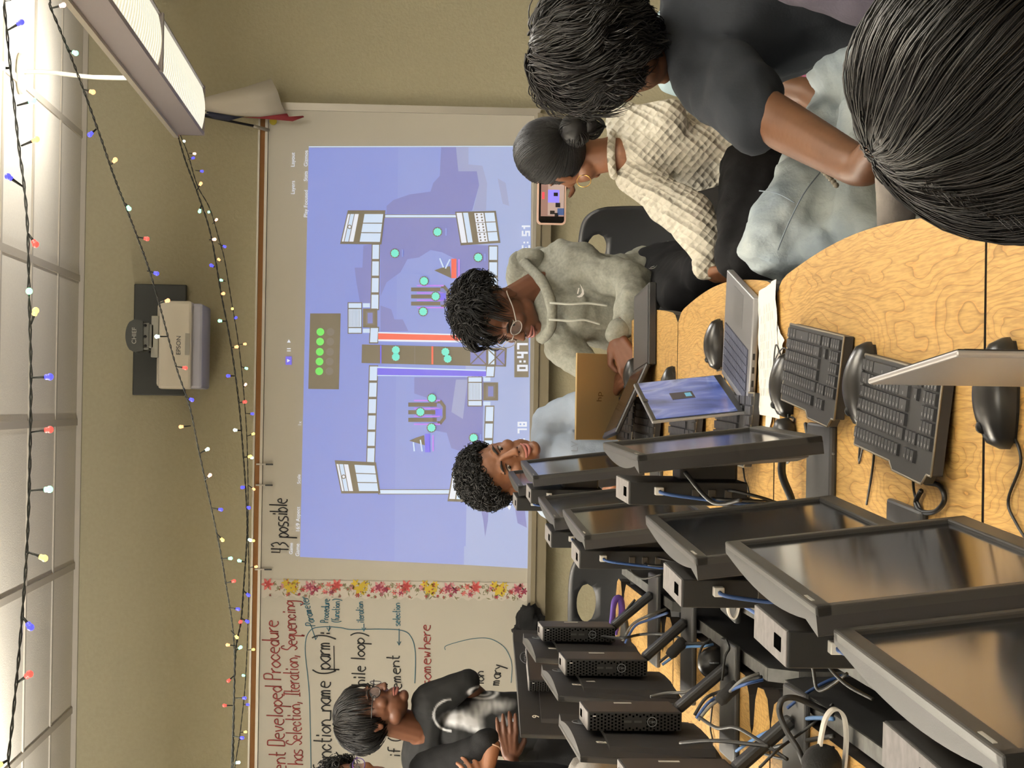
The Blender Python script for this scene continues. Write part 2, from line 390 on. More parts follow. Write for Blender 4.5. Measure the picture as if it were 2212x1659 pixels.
def claw(x0,y0,x1,y1):
    w=x1-x0;h=y1-y0
    for k in range(3): prect(x0,y0+h*(.12+.3*k),x0+w*.8,y0+h*(.28+.3*k),GRY,5)
    for k in range(4): pline(x0+w*.15,y0+h*(.04+.31*k),x0+w*.85,y0+h*(.04+.31*k),3,VIO,6)
    ppoly([(x0+w*.78,y0+h*.02),(x0+w*.88,y0+h*.02),(x1,y0+h*.25),(x1,y0+h*.75),(x0+w*.88,y0+h*.98),(x0+w*.78,y0+h*.98)],GRY,5)
    ppoly([(x0+w*.76,y0+h*.15),(x0+w*.84,y0+h*.15),(x0+w*.92,y0+h*.3),(x0+w*.92,y0+h*.7),(x0+w*.84,y0+h*.85),(x0+w*.76,y0+h*.85)],CLD,6)
    prect(x0+w*.72,y0+h*.36,x0+w*.9,y0+h*.64,BLU,7)
claw(888,615,971,666); claw(882,863,963,918)
prect(975,559,986,601,RED,6); ppoly([(972,575),(975,601),(938,584),(955,578)],GRY,6); pline(962,580,972,560,3,WHT,7); pline(950,558,958,578,3,WHT,7)
prect(918,937,929,977,BLU,6); ppoly([(916,940),(918,962),(884,952),(900,945)],GRY,6); pline(908,950,912,975,3,WHT,7); pline(895,975,893,955,3,WHT,7)
prect(990,560,993,600,VIO,6); prect(934,940,937,975,VIO,6)
prect(1111,730,1142,815,GRY,4)
PX={'0':["111","101","101","101","111"],':':["0","1","0","1","0"],'4':["101","101","111","001","001"],'7':["111","001","001","001","001"],'5':["111","100","111","001","111"],'1':["01","11","01","01","01"],
 'R':["111","101","110","101","101"],'E':["111","100","110","100","111"],'8':["111","101","111","101","111"],'S':["111","100","111","001","111"]}
def pixtext(t,px,y0,cell,l=8,cw=None):
    y=y0; cw=cw or cell
    for ch in t:
        if ch==' ': y-=cw*2; continue
        rows=PX[ch]
        for i,r in enumerate(rows):
            for j,c in enumerate(r):
                if c=='1': prect(px+i*cell,y-(j+1)*cw,px+(i+1)*cell+.3,y-j*cw,BRT,l)
        y-=cw*(len(rows[0])+1)
pixtext('0:47',1117,802,4.6,cw=4.7)
pixtext('RE: 51',1127,557,3.6,cw=3.9); pixtext('E: 78',1118,965,4.0,cw=3.6)
ppoly([(1093,1090),(1104,1092),(1103,1097),(1100,1102)],BRT,8)
# editor bar above the picture
ppoly([(617,770),(630,770),(630,788),(617,788)],BLU,3); ppoly([(620,783),(620,775),(627,779)],BRT,4)
prect(620,757,628,759,BRT,3); prect(620,752,628,754,BRT,3); ppoly([(620,740),(628,740),(624,733)],BRT,3)
pobj=wl(pg,'projected_picture',PMATS); 
for t,px,py,s in (('Play Focused',661,440,.020),('Stats   Gizmos',661,358,.020),('Layers',633,405,.020),('Layout',633,345,.020),('Game',643,1188,.020),('16:9 Aspect',644,1122,.020),('Scale',646,1035,.018),('1x',648,915,.018),('Game',629,1185,.018)):
    p=at(px,py,BY-.002)-B0; q=glyph_text('menu_text',t,s*1.15,PMATS[FNT if 0 else BRT],pobj,MF(p,(1,0,0),(0,0,1)),.0002)
# handwriting
m_ink=mat('black_marker',(34,34,34),.6); m_red=mat('red_marker',(158,62,58),.6); m_blu=mat('blue_marker',(56,112,132),.6)
TY=BY-.0015
R1=.0026; R2=.0017
hw=G(); board_text(hw,'43 possible',624,1194,1075,38,.0026,0,TY,620)
wl(hw,'black_handwriting',m_ink)
hw=G(); board_text(hw,'Function_name (parm):',716,1668,1362,38,R1*1.1,0,TY,712)
wl(hw,'black_handwriting',m_ink)
hw=G(); hw.tube([at(721,1395,TY),at(722,1452,TY)],.002,n=4); wl(hw,'underline',m_ink)
hw=G(); board_text(hw,'lo',800,1632,1606,30,R1,0,TY)
wl(hw,'black_handwriting',m_ink)
hw=G(); board_text(hw,'(While loop)',790,1508,1366,30,R1,0,TY,787)
wl(hw,'black_handwriting',m_ink)
hw=G(); board_text(hw,'{',765,1648,1620,38,R1,0,TY)
wl(hw,'black_handwriting',m_ink)
hw=G(); board_text(hw,'if (',864,1635,1592,26,R1,0,TY)
wl(hw,'black_handwriting',m_ink)
hw=G(); board_text(hw,'tement',868,1500,1414,28,R1,0,TY,862)
wl(hw,'black_handwriting',m_ink)
hw=G(); board_text(hw,'ion',1045,1478,1448,24,R1*.9,0,TY)
wl(hw,'black_handwriting',m_ink)
hw=G(); board_text(hw,'mary',1078,1480,1434,26,R1*.9,0,TY,1085)
wl(hw,'black_handwriting',m_ink)
hw=G(); board_text(hw,'ent Developed Procedure',618,1665,1338,36,R1,0,TY,600)
wl(hw,'red_handwriting',m_red)
hw=G(); board_text(hw,'t has Selection, Iteration, Sequencing',655,1668,1296,33,R1*.9,0,TY,637)
wl(hw,'red_handwriting',m_red)
hw=G(); board_text(hw,'somewhere',931,1482,1347,26,R1*.9,0,TY,929)
wl(hw,'red_handwriting',m_red)
hw=G(); board_text(hw,'Parameter',681,1352,1288,20,R2,0,TY,664)
wl(hw,'blue_handwriting',m_blu)
hw=G(); board_text(hw,'Procedure',709,1345,1293,17,R2,0,TY,712)
wl(hw,'blue_handwriting',m_blu)
hw=G(); board_text(hw,'(function)',732,1345,1294,16,R2,0,TY,734)
wl(hw,'blue_handwriting',m_blu)
hw=G(); board_text(hw,'iteration',786,1345,1299,16,R2,0,TY,784)
wl(hw,'blue_handwriting',m_blu)
hw=G(); board_text(hw,'selection',864,1352,1302,16,R2,0,TY,864)
wl(hw,'blue_handwriting',m_blu)

def ink(name,lines,r=R2):
    h=G()
    for pts,sm in lines:
        q=[at(a,b,TY) for a,b in pts]; h.tube(smooth_pts(q,5) if sm else q,r,n=4)
    wl(h,name,m_blu)
ink('drawn_frame',[([(672,1668),(668,1500),(659,1400),(670,1362),(700,1354),(735,1356),(760,1360),(820,1359),(868,1362),(888,1376),(897,1410),(896,1476)],True)])
for (a,b) in (((672,1352),(682,1382)),((712,1352),(710,1364)),((786,1347),(786,1364)),((862,1358),(862,1394))):
    x,y=b; ink('drawn_arrow',[([a,b],False),([(x-4,y-8),(x,y),(x+4,y-8)],False)])
ink('drawn_curve',[([(962,1404),(962,1396),(985,1388),(1020,1380),(1055,1379),(1085,1394),(1100,1416),(1106,1440),(1104,1475)],True)],.0013)
# marks of old ink / magnet / clips
mg=at(590,262,BY-.006); tag(G().prism([(.016*math.cos(a*PI/8),.016*math.sin(a*PI/8)) for a in range(16)],lambda u,v,d:(mg.x+u,mg.y+d,mg.z+v),0,.006).obj('magnet',mat('yellow_plastic',(178,164,44),.5)),'small round yellow magnet at the top right corner of the whiteboard','magnet')
for i,(px,py,lab) in enumerate(((572,1003,'rightmost black and white clip hooked on the tan rail above the projection'),(571,1048,'middle black and white clip on the tan rail, left of the projection centre'),(569,1230,'leftmost black and white clip on the tan rail beside the floral strip'))):
    p=at(px,py,YB-.06); t=thing('rail_clip',lab,'clip',p,group='clips on the whiteboard rail')
    G().box((0,0,.012),(.007,.012,.05)).obj('clip_body',mat('clip_white',(190,184,172),.5),t,.001)
    G().box((0,-.002,-.02),(.006,.014,.032)).obj('hook',m_dark,t,.001)
# floral border strip
def flower_strip():
    top,bot=566,1143; g=G(); yc=lambda px:1252+(px-570)*.0155   # straight edge
    L=[]; n=110
    base=[]; Y0=BY-.003
    pts=[at(px,1252+(px-570)*.013,Y0) for px in (top,bot)]
    wav=[]
    for k in range(n+1):
        px=bot+(top-bot)*k/n; wav.append(at(px,1252+(px-570)*.013+37+3.2*math.sin(2*PI*px/24.5),Y0))
    # build as quads between edges
    for k in range(n):
        pa=bot+(top-bot)*k/n; pb=bot+(top-bot)*(k+1)/n
        g.quad(at(pa,1252+(pa-570)*.013,Y0),at(pb,1252+(pb-570)*.013,Y0),wav[k+1],wav[k],0)
    rnd=random.Random(3)
    def fl(px,py,r,mi,pet=6,l=1):
        py+= (px-570)*.013
        pp=[]
        for k in range(pet*4):
            a=2*PI*k/(pet*4); q=r*(.72+.28*math.cos(a*pet)); pp.append(at(px+q*math.cos(a),py+q*math.sin(a),Y0-.0006*l))
        g.poly(pp,mi)
    per=150
    x=556
    def fl2(): pass
    while x<1150:
        for dx,py,r,mi in ((22,1262,15,1),(10,1278,9,4),(72,1268,18,2),(62,1258,11,2),(84,1258,9,2),(66,1283,6,3),(112,1266,15,4),(126,1270,9,5),(98,1272,7,3),(46,1270,6,6),(38,1262,5,6),(140,1262,6,6),(104,1286,5,6),(28,1285,4,6),(16,1270,10,1),(55,1266,8,4),(80,1272,9,2),(120,1259,8,4),(134,1266,7,1),(146,1276,7,1),(4,1262,8,1),(90,1283,4,3),(118,1280,6,5)):
            px=x+dx
            if top+r*.6<px<bot-r*.6:
                fl(px,py,r,mi,l=1); fl(px,py,r*.62,(mi if mi not in (1,4) else 5 if mi==4 else 3),5,l=2) if r>8 else None
                for k in range(3): fl(px+rnd.uniform(-r,r)*.6,py+rnd.uniform(-r,r)*.6,2.2,rnd.choice((3,5,0,6)),4,l=3)
        for k in range(46):
            px=x+rnd.uniform(0,per); py=rnd.uniform(1256,1288)
            if top+5<px<bot-5:
                a=rnd.uniform(0,PI); q=rnd.uniform(3,7); dx,dy=q*math.cos(a),q*math.sin(a); o=(px-570)*.013
                g.poly([at(px-dx,py-dy+o,Y0-.0005),at(px+dy*.25,py-dx*.25+o,Y0-.0005),at(px+dx,py+dy+o,Y0-.0005),at(px-dy*.25,py+dx*.25+o,Y0-.0005)],6)
        x+=per
    return g
fs=flower_strip().obj('border_strip',[mat('strip_paper',(206,198,186),.7),mat('petal_coral',(206,110,104),.7),mat('petal_yellow',(208,180,58),.7),mat('petal_red',(170,58,56),.7),mat('petal_pink',(204,138,142),.7),mat('petal_maroon',(138,50,74),.7),mat('leaf_olive',(128,124,92),.7)],fix=False)
tag(fs,'floral scalloped paper border strip running down the whiteboard left of the projection','border strip')
# ------------------------------------------------------------------ projector on the wall
PY=YB-.45
pt=thing('projector','white short-throw projector on a dark wall plate above the whiteboard','projector',at(330,735,YB))
P0=Vector(pt.location)
def pj(g,name,mats,bevel=0): g.v=[v-P0 for v in g.v]; return g.obj(name,mats,pt,bevel)
def bx2(g,px0,py0,px1,py1,Y0,Y1,mi=0):
    a=at(px0,py0,Y0); b=at(px1,py1,Y0); return g.box(((a.x+b.x)/2,(Y0+Y1)/2,(a.z+b.z)/2),(abs(a.x-b.x),Y1-Y0,abs(a.z-b.z)),mi=mi)
m_pdark=mat('projector_mount_grey',(64,66,62),.45,.2); m_pw=mat('projector_white',(214,206,190),.5); m_pside=mat('projector_underside',(176,176,190),.5)
pj(bx2(G(),290,613,399,855,YB-.03,YB),'wall_plate',mat('wall_plate_dark',(52,54,50),.4,.2),.004)
pj(bx2(bx2(G(),344,649,412,841,PY,PY+.1),340,655,360,835,PY+.08,YB-.08),'projector_body',m_pw,.012)
pj(bx2(G(),398,655,436,840,PY+.03,YB-.06),'underside_housing',m_pside,.012)
pj(bx2(G(),400,720,409,767,PY-.002,PY+.01),'sensor_window',mat('window_grey',(150,146,136),.3),.001)
arm=G()
bx2(arm,308,697,322,755,PY+.03,YB-.03); bx2(arm,322,700,332,752,PY+.02,PY+.2); 
pj(arm,'mount_arm',mat('mount_silver_grey',(110,110,104),.4,.5),.003)
pj(bx2(G(),327,682,342,772,PY+.02,PY+.25),'mount_plate',mat('mount_plate_grey',(150,148,138),.4,.4),.003)
cv=G(); pl=[]
for k in range(13):
    t=-1+2*k/12; pl.append((at(290-20*(1-t*t)**.5*1.0 if abs(t)<1 else 290,725+36*t,PY)))
pl+= [at(308,757,PY),at(308,693,PY)]
cv.prism([(p.x,p.z) for p in pl],lambda u,v,d:(u,d,v),PY+.01,PY+.16); pj(cv,'mount_cover',m_pdark,.003)
for p in ((314,703),(314,727),(314,747)): 
    sc=G(); a=at(*p,PY+.028); sc.tube([a,a+Vector((0,-.006,0))],.006,n=10); pj(sc,'screw',m_dark)
q=at(385,752,PY-.001)-P0; glyph_text('brand_lettering','EPSON',.026,mat('lettering_grey',(84,84,84),.6),pt,MF(at(386,746,PY-.0012)-P0,(1,0,0),(0,0,1)),.0005)
glyph_text('mount_lettering','CHIEF',.026,mat('lettering_pale',(180,178,168),.6),pt,MF(at(290,725,PY+.0085)-P0,(1,0,0),(0,0,1)),.0005)
tg=G(); tg.tube(smooth_pts([at(322,760,PY+.1),at(340,775,PY+.14),at(345,772,PY+.3)],5),.004)
pj(tg,'cable',m_dark)
# ------------------------------------------------------------------ flag
ft=thing('flag','small white, blue and red flag with a star at the whiteboard top right corner','flag',at(572,275,YB-.08))
F0=Vector(ft.location)
def fl(g,name,mats,b=0): g.v=[v-F0 for v in g.v]; return g.obj(name,mats,ft,b)
YF=YB-.12
fl(G().tube([at(580,281,YB-.06),at(546,272,YF)],.008,n=10),'flag_holder',m_alu)
fl(G().tube([at(548,272,YF),at(420,246,YF-.05),at(333,217,YF-.06)],.0055,n=8),'stick',mat('black_stick',(24,22,20),.5))
fl(G().tube([at(360,226,YF-.055),at(345,220,YF-.06),at(333,217,YF-.06)],[.007,.012,.001],n=8),'stick_finial',mat('black_stick',(24,22,20),.5))
def cloth(rows,mats,name,th=.002):
    g=G(); n=len(rows[0])
    vs=[at(*p) for r in rows for p in r]; g.add(vs,[(i*n+j,i*n+j+1,(i+1)*n+j+1,(i+1)*n+j) for i in range(len(rows)-1) for j in range(n-1)],0,True)
    o=fl(g,name,mats); s=o.modifiers.new('Solidify','SOLIDIFY'); s.thickness=th; s.offset=0
    return o
Ya=YF-.06
cloth([[(434,213,Ya),(480,200,Ya-.02),(530,188,Ya+.01),(586,170,Ya-.01)],[(437,226,Ya-.01),(490,222,Ya-.03),(545,215,Ya),(600,198,Ya-.02)],[(445,239,Ya),(500,243,Ya-.02),(560,240,Ya+.01),(608,225,Ya)],[(450,241,Ya),(510,249,Ya),(575,253,Ya),(618,246,Ya)]],mat('flag_white',(200,192,178),.8),'white_field')
cloth([[(429,212,Ya+.005),(434,212,Ya+.005)],[(424,228,Ya),(440,229,Ya)],[(418,243,Ya),(447,240,Ya)]],mat('flag_navy',(42,46,66),.8),'blue_field')
cloth([[(418,243,Ya-.002),(450,241,Ya-.002)],[(450,250,Ya),(480,246,Ya)],[(465,257,Ya),(510,251,Ya)],[(494,261,Ya),(528,252,Ya)]],mat('flag_navy',(42,46,66),.8),'blue_fold')
cloth([[(510,252,Ya),(520,253,Ya)],[(560,256,Ya-.005),(560,253,Ya-.005)],[(600,259,Ya),(620,245,Ya-.01)],[(632,262,Ya),(624,252,Ya-.01)],[(657,253,Ya),(655,250,Ya)]],mat('flag_red',(128,40,46),.8),'red_field')
sg=G(); sp=[]
for k in range(10):
    a=PI/2+k*PI/5; rr=9 if k%2==0 else 3.6; sp.append(at(440+rr*math.cos(a)*1.4,244+rr*.5*math.sin(a),Ya-.004))
sg.poly(sp); fl(sg,'star',mat('flag_white',(200,192,178),.8))
# ------------------------------------------------------------------ pendant fluorescent fixture
m_fx=mat('fixture_housing',(176,168,172),.5); m_lens=mat('fixture_lens',(255,250,225),.5,emit=(255,250,222),es=.95); m_fxe=mat('fixture_lip',(206,198,184),.5)
# ribbed prism lens: brightness follows the ribs of the lens
nt=m_lens.node_tree; tc=nt.nodes.new('ShaderNodeTexCoord'); wv=nt.nodes.new('ShaderNodeTexWave'); wv.bands_direction='Y'; wv.inputs['Scale'].default_value=6; wv.inputs['Distortion'].default_value=.5
nt.links.new(tc.outputs['Object'],wv.inputs['Vector']); rp=nt.nodes.new('ShaderNodeValToRGB'); rp.color_ramp.elements[0].color=(*lin((222,216,180)),1); rp.color_ramp.elements[1].color=(1,1,.93,1)
nt.links.new(wv.outputs['Fac'],rp.inputs['Fac']); nt.links.new(rp.outputs['Color'],nt.nodes['Principled BSDF'].inputs['Emission Color'])
def fixture(x,y0,y1,label,first=None):
    t=thing('pendant_light',label,'light fixture',(x,y1,2.2),group='pendant fluorescent lights')
    L=y1-y0; g=G()
    # housing: profile in xz
    prof=[(-.1,.105),(-.1,.0),(-.088,-.004),(-.085,.012),(.085,.012),(.088,-.004),(.1,.0),(.1,.105),(.07,.115),(-.07,.115)]
    g.prism(prof,lambda u,v,d:(u,d,v),-L,0); g.box((0,-.004,.05),(.2,.008,.11))
    g.obj('housing',m_fx,t)
    G().box((-.104,-L/2,.108),(.014,L,.018)).obj('top_lip',m_fxe,t)
    G().box((.104,-L/2,.108),(.014,L,.018)).obj('top_lip',m_fxe,t)
    lens=[]; k=0
    yy=-.05
    while yy>-L+.1:
        l=min(1.5,L+yy-.02); g=G(); pr=[(-.083,.008)]+[(-.083+.166*i/10,-.012*math.sin(PI*i/10)+.002) for i in range(11)]+[(.083,.008)]
        g.prism(pr,lambda u,v,d:(u,d,v),yy-l,yy,smooth=False); g.obj('lens',m_lens,t); 
        G().box((0,yy-l-.03,-.002),(.19,.03,.02)).obj('cross_bar',m_fx,t)
        yy-=l+.06
    for yy in (-.85,-L+.6):
        G().tube([(0,yy,.11),(0,yy,ZC-2.2)],.0015,n=6).obj('hanger_wire',mat('wire_white',(214,208,190),.5),t)
    g=G(); g.tube(smooth_pts([(-.005,-.86,.11),(-.012,-.88,.3),(.012,-.83,.5),(.004,-.85,ZC-2.2)],6),.008,n=8); g.obj('power_cord',mat('cord_white',(222,216,196),.5),t)
    g=G(); g.tube([(0,-.85,ZC-2.2-.006),(0,-.85,ZC-2.2-.02)],[.075,.07],n=24); g.obj('canopy_disc',mat('cord_white',(222,216,196),.5),t)
    return t
fixture(1.175,4.2,8.42,'white pendant fluorescent light with ribbed lenses hanging at the upper right of the room')
fx=fixture(1.55,-.6,1.2,'added, unseen pendant fluorescent light over the near right of the room');  # this fixture and its copies below are unseen, added to light the room
for x,y1,lab in ((1.55,4.0,'added, unseen pendant light hanging right of the people'),(-1.75,1.5,'added, unseen near pendant light on the left side'),(-1.75,4.3,'added, unseen middle pendant light on the left side'),(-1.75,7.1,'added, unseen far pendant light on the left side'),(0,-1.0,'added, unseen pendant light behind the camera')):
    c=copy_tree(fx); c.location=(x,y1,2.2); c['label']=lab
# ------------------------------------------------------------------ string lights
m_wire=mat('string_wire_black',(28,32,28),.6)
LC={'b':(70,70,255),'g':(150,255,190),'r':(255,70,60),'o':(255,170,110),'y':(255,214,110),'w':(215,255,235),'p':(255,190,170)}
def lmat(c): return mat('bulb_'+c,tuple(int(v*.45) for v in LC[c]),.3,emit=LC[c],es=2.6)
def light_string(label,wire,bulbs,wr,br,twist=True,stemr=None):
    """wire: list (px,py,Y); bulbs: (wx,wy,bx,by,colour) px of stem foot and bulb"""
    pts=smooth_pts([at(*p) for p in wire],10)
    O=pts[len(pts)//2]; t=thing('light_string',label,'string lights',O)
    g=G()
    L=[0]
    for a,b in zip(pts,pts[1:]): L.append(L[-1]+(b-a).length)
    # two twisted strands
    dense=[]; n=int(L[-1]/.012)
    import bisect
    def P(s):
        i=min(max(bisect.bisect(L,s)-1,0),len(pts)-2); u=(s-L[i])/max(L[i+1]-L[i],1e-6); return pts[i].lerp(pts[i+1],u)
    for ph in (0,PI):
        q=[]
        for k in range(n+1):
            s=L[-1]*k/n; p=P(s); a=s*90+ph+3*math.sin(s*3); r=wr*.9
            q.append(p+Vector((math.cos(a)*r,math.cos(a)*r*.4,math.sin(a)*r))-O)
        g.tube(q,wr*.75,n=5)
    g.obj('wire',m_wire,t)
    for (wx,wy,bx,by,c) in bulbs:
        # depth from nearest wire point
        best=min(pts,key=lambda p:((p-CAMP).normalized()-ray(wx,wy).normalized()).length)
        Y=best.y; a=at(wx,wy,Y)-O; b=at(bx,by,Y-.01)-O; d=(b-a)
        if d.length<.004: d=Vector((0,-.01,0)); b=a+d
        dn=d.normalized()
        s=G().tube([a,a+d*.5,b-dn*br*.6],[wr*.9,wr*1.2,wr*1.6],n=6).obj('stem',m_wire,t)
        G().ell(Vector((0,0,0)),(br,br,br),n=10).tube([dn*-br*1.4,Vector((0,0,0))],br*.75,n=8).obj('bulb',lmat(c),s,loc=b)
    return t
s1=[(-1000,-460,3.35),(-420,-330,3.32),(-10,-30,3.3),(8,10,3.3),(22,140,3.3),(40,310,3.25),(52,400,3.2),(60,500,3.15),(63,640,3.1),(67,800,3.05),(65,980,3.0),(60,1150,2.95),(52,1280,2.9),(38,1450,2.85),(18,1640,2.8),(0,1760,2.8),(-500,2150,2.8),(-1320,2500,2.8)]
b1=[(17,65,46,48,'b'),(22,147,0,147,'w'),(37,228,72,218,'g'),(46,315,79,301,'o'),(51,404,17,381,'b'),(61,505,77,528,'r'),(63,628,63,629,'g'),(67,700,77,671,'y'),(68,816,108,814,'b'),(67,934,108,928,'r'),(64,1060,107,1057,'g'),(58,1192,96,1206,'y'),(47,1330,66,1355,'b'),(37,1475,64,1456,'r'),(17,1642,-6,1655,'y')]
light_string('nearest string of coloured lights with thick black wire, along the ceiling tiles',s1,b1,.0017,.0052)
s2=[(-600,-480,4.15),(-120,-260,4.2),(90,-25,4.3),(110,18,4.3),(160,140,4.5),(215,290,4.8),(246,380,5.0),(275,455,5.2),(318,570,5.5),(345,660,5.7),(380,790,6.0),(410,880,6.2),(432,985,6.4),(470,1160,6.7),(488,1260,6.9),(505,1380,7.1),(505,1500,7.2),(500,1660,7.3),(500,1700,7.3),(490,2000,8.2),(470,2250,9.05)]
b2=[(110,18,137,11,'p'),(147,108,164,115,'g'),(180,193,201,199,'o'),(211,276,194,291,'b'),(241,355,249,345,'o'),(272,440,279,451,'g'),(296,512,318,516,'r'),(318,585,339,591,'b'),(342,656,363,649,'o'),(361,727,338,727,'w'),(380,792,401,795,'r'),(400,857,415,864,'b'),(412,920,390,922,'o'),(430,980,449,970,'w'),(443,1037,454,1026,'p'),(456,1097,478,1101,'b'),(468,1152,481,1167,'y'),(477,1207,499,1206,'g'),(486,1260,506,1255,'r'),(494,1313,515,1316,'b'),(499,1362,512,1377,'y'),(508,1395,491,1393,'o'),(505,1460,493,1471,'r'),(507,1508,529,1508,'b'),(505,1524,484,1524,'r'),(503,1590,524,1594,'b'),(500,1650,516,1647,'w')]
light_string('middle string of coloured lights crossing in front of the projector',s2,b2,.0019,.0058)
s3=[(366,235,8.5),(378,270,8.45),(400,345,8.4),(426,415,8.35),(455,505,8.3),(478,635,8.3),(498,740,8.3),(515,860,8.3),(524,960,8.3),(531,1060,8.25),(534,1150,8.2),(527,1260,8.1),(521,1340,8.0),(512,1385,7.9),(508,1430,7.8),(505,1560,7.7),(502,1700,7.6),(490,2000,8.3),(480,2260,9.05)]
b3=[(372,255,371,238,'y'),(385,290,383,290,'r'),(424,413,434,396,'o'),(436,440,431,457,'g'),(452,518,464,517,'p'),(464,577,456,573,'b'),(478,635,483,634,'o'),(488,694,474,693,'g'),(499,751,512,749,'o'),(507,812,492,812,'b'),(515,870,530,868,'r'),(522,930,507,929,'w'),(527,988,541,986,'y'),(531,1052,523,1053,'b'),(534,1095,538,1097,'b'),(533,1163,541,1167,'w'),(528,1214,516,1211,'g'),(525,1275,537,1286,'b'),(521,1335,535,1343,'b'),(517,1345,520,1343,'r'),(510,1405,520,1398,'g')]
light_string('farther string of coloured lights running from the hanging lamp along the whiteboard rail',s3,b3,.0024,.0068)
s4=[(366,240,8.75),(382,275,8.7),(405,330,8.65),(426,400,8.6),(453,450,8.6),(474,520,8.6),(485,560,8.6),(500,650,8.6),(515,740,8.6),(525,830,8.6),(532,920,8.6),(535,1000,8.6),(536,1080,8.6),(536,1160,8.6),(538,1250,8.6),(536,1340,8.6),(533,1420,8.6),(528,1500,8.6),(518,1590,8.6),(506,1690,8.6),(495,2000,8.8),(490,2260,9.05)]
b4=[(396,304,398,305,'w'),(408,331,421,332,'p'),(406,345,418,341,'b'),(422,368,437,370,'b'),(450,458,451,458,'g'),(459,484,468,474,'p'),(471,526,486,533,'b'),(478,565,472,560,'o'),(487,608,477,605,'g'),(502,666,502,667,'y'),(507,688,510,686,'b'),(516,744,530,743,'o'),(521,792,533,796,'g'),(525,838,531,830,'p'),(530,893,546,894,'b'),(534,942,548,937,'y'),(539,990,545,989,'w'),(536,1048,549,1057,'o'),(538,1168,548,1168,'y'),(540,1226,554,1224,'o'),(536,1286,537,1286,'b'),(534,1404,548,1403,'y'),(531,1460,525,1459,'g'),(525,1522,536,1522,'b'),(520,1582,531,1581,'y'),(515,1600,524,1594,'b'),(507,1650,512,1647,'w')]
light_string('farthest string of coloured lights on thin wire close to the whiteboard top edge',s4,b4,.0016,.0058)
# ------------------------------------------------------------------ desks
TZ=.74
m_edge=mat('desk_edge_black',(36,30,26),.6); m_leg=mat('desk_leg_grey',(70,70,70),.5,.5); m_panel=mat('black_panel',(20,20,21),.7,bump=(400,.2,.001)); m_ptop=mat('lit_panel_edge',(92,92,90),.75,var=(30,(70,70,68)))  # panel edging painted lighter than the panel, as if lit from above
def arc(cx,cy,r,a0,a1,n=5): return [(cx+r*math.cos(a0+(a1-a0)*i/n),cy+r*math.sin(a0+(a1-a0)*i/n)) for i in range(n+1)]
def desk_outline(L,xf,xb,bulge):
    """plan in local coords: y from 0 (near seam) to L, user edge at x=xf, rear edge at x=xb (rear has cable notches)"""
    s=1 if xf>xb else -1
    p=[]
    N=28
    for k in range(N+1):      # user edge, near to far
        t=k/N; y=.002+(L-.004)*t
        e=math.sin(PI*t)*bulge-(.02 if k in (0,N) else .004 if k in (1,N-1) else 0)
        p.append((xf+s*e,y))
    # rear edge far to near with rounded corners and two notches
    b=xb; y=L-.006
    def R(dx): return b+s*dx
    p.append((R(.10),L-.003))
    rear=[(0.05,L-.004),(.012,L-.03),(0,L-.07),(.004,L-.13),(.03,L-.155),(.085,L-.172),(.10,L-.19),(.085,L-.208),(.03,L-.225),(.0,L-.27),(0,.27),(.03,.225),(.085,.208),(.10,.19),(.085,.172),(.03,.155),(.004,.13),(0,.07),(.012,.03),(.05,.004)]
    p+=[(R(a),c) for a,c in rear]; p.append((R(.10),.003))
    return p
def desk(name,label,x0,xf,xb,Y0,L,bulge,group):
    t=thing('desk',label,'desk',(0,Y0,0),group=group)
    o=desk_outline(L,xf,xb,bulge); g=G()
    g.prism(o,lambda u,v,d:(u,v,d),TZ-.028,TZ-.0008,mi=1)
    g.poly([(u,v,TZ) for u,v in o],0)
    top=g.obj('desktop',[M_WOOD,m_edge],t,fix=False)
    s=1 if xf>xb else -1
    for yy in (.06,L-.06):
        lg=G(); lg.box((xb+s*.30,yy,.36),(.05,.03,.70)); lg.box((xb+s*.30,yy,.02),(.5,.05,.03)); lg.box((xb+s*.30,yy,.70),(.45,.04,.02)); lg.obj('leg',m_leg,t,.003)
    # upright cable panel behind the rear edge
    x=xb-s*.026
    prof=[(.03,.38),(L-.03,.38),(L-.03,TZ-.06),(L-.08,TZ-.012),(.08,TZ-.012),(.03,TZ-.06)]
    pg=G(); pg.prism([(a,b) for a,b in prof],lambda u,v,d:(d,u,v),x-.011,x+.011); pg.obj('rear_panel',m_panel,t)
    eg=G(); eg.box((x,L/2,TZ-.010),(.024,L-.16,.004)); 
    for (a,b,c,d) in ((.08,TZ-.010,.03,TZ-.058),(.03,TZ-.058,.03,.38),(L-.08,TZ-.010,L-.03,TZ-.058)):
        dy=c-a; dz=d-b; ln=math.hypot(dy,dz); R=Matrix.Rotation(math.atan2(dz,dy),3,'X'); eg.box((x,(a+c)/2,(b+d)/2),(.024,ln,.004),R)
    eg.obj('panel_edging',m_ptop,t)
    return t
XA_B=-.355; XA_F=.232
for i,(y0,L,lab) in enumerate(((1.05,1.315,'oak desk nearest the camera under the biggest monitor'),(2.37,1.315,'oak desk carrying the two near black keyboards'),(3.69,1.285,'oak desk under the open silver laptop and the papers'),(4.98,1.29,'farthest oak desk of the right row, under the tan laptop'))):
    desk('desk',lab,0,XA_F,XA_B,y0,L,.034,'oak desks of the right row')
XB_B=-.505; XB_F=-1.10
for i,(y0,L,lab) in enumerate(((1.05,1.315,'oak desk of the left row, nearest and mostly outside the frame'),(2.37,1.315,'oak desk of the left row with the white headset and cable tangle'),(3.69,1.285,'oak desk of the left row in the middle, beneath the mini computers'),(4.98,1.29,'farthest oak desk of the left row, with a purple ribbon'))):
    desk('desk',lab,0,XB_F,XB_B,y0,L,.034,'oak desks of the left row')
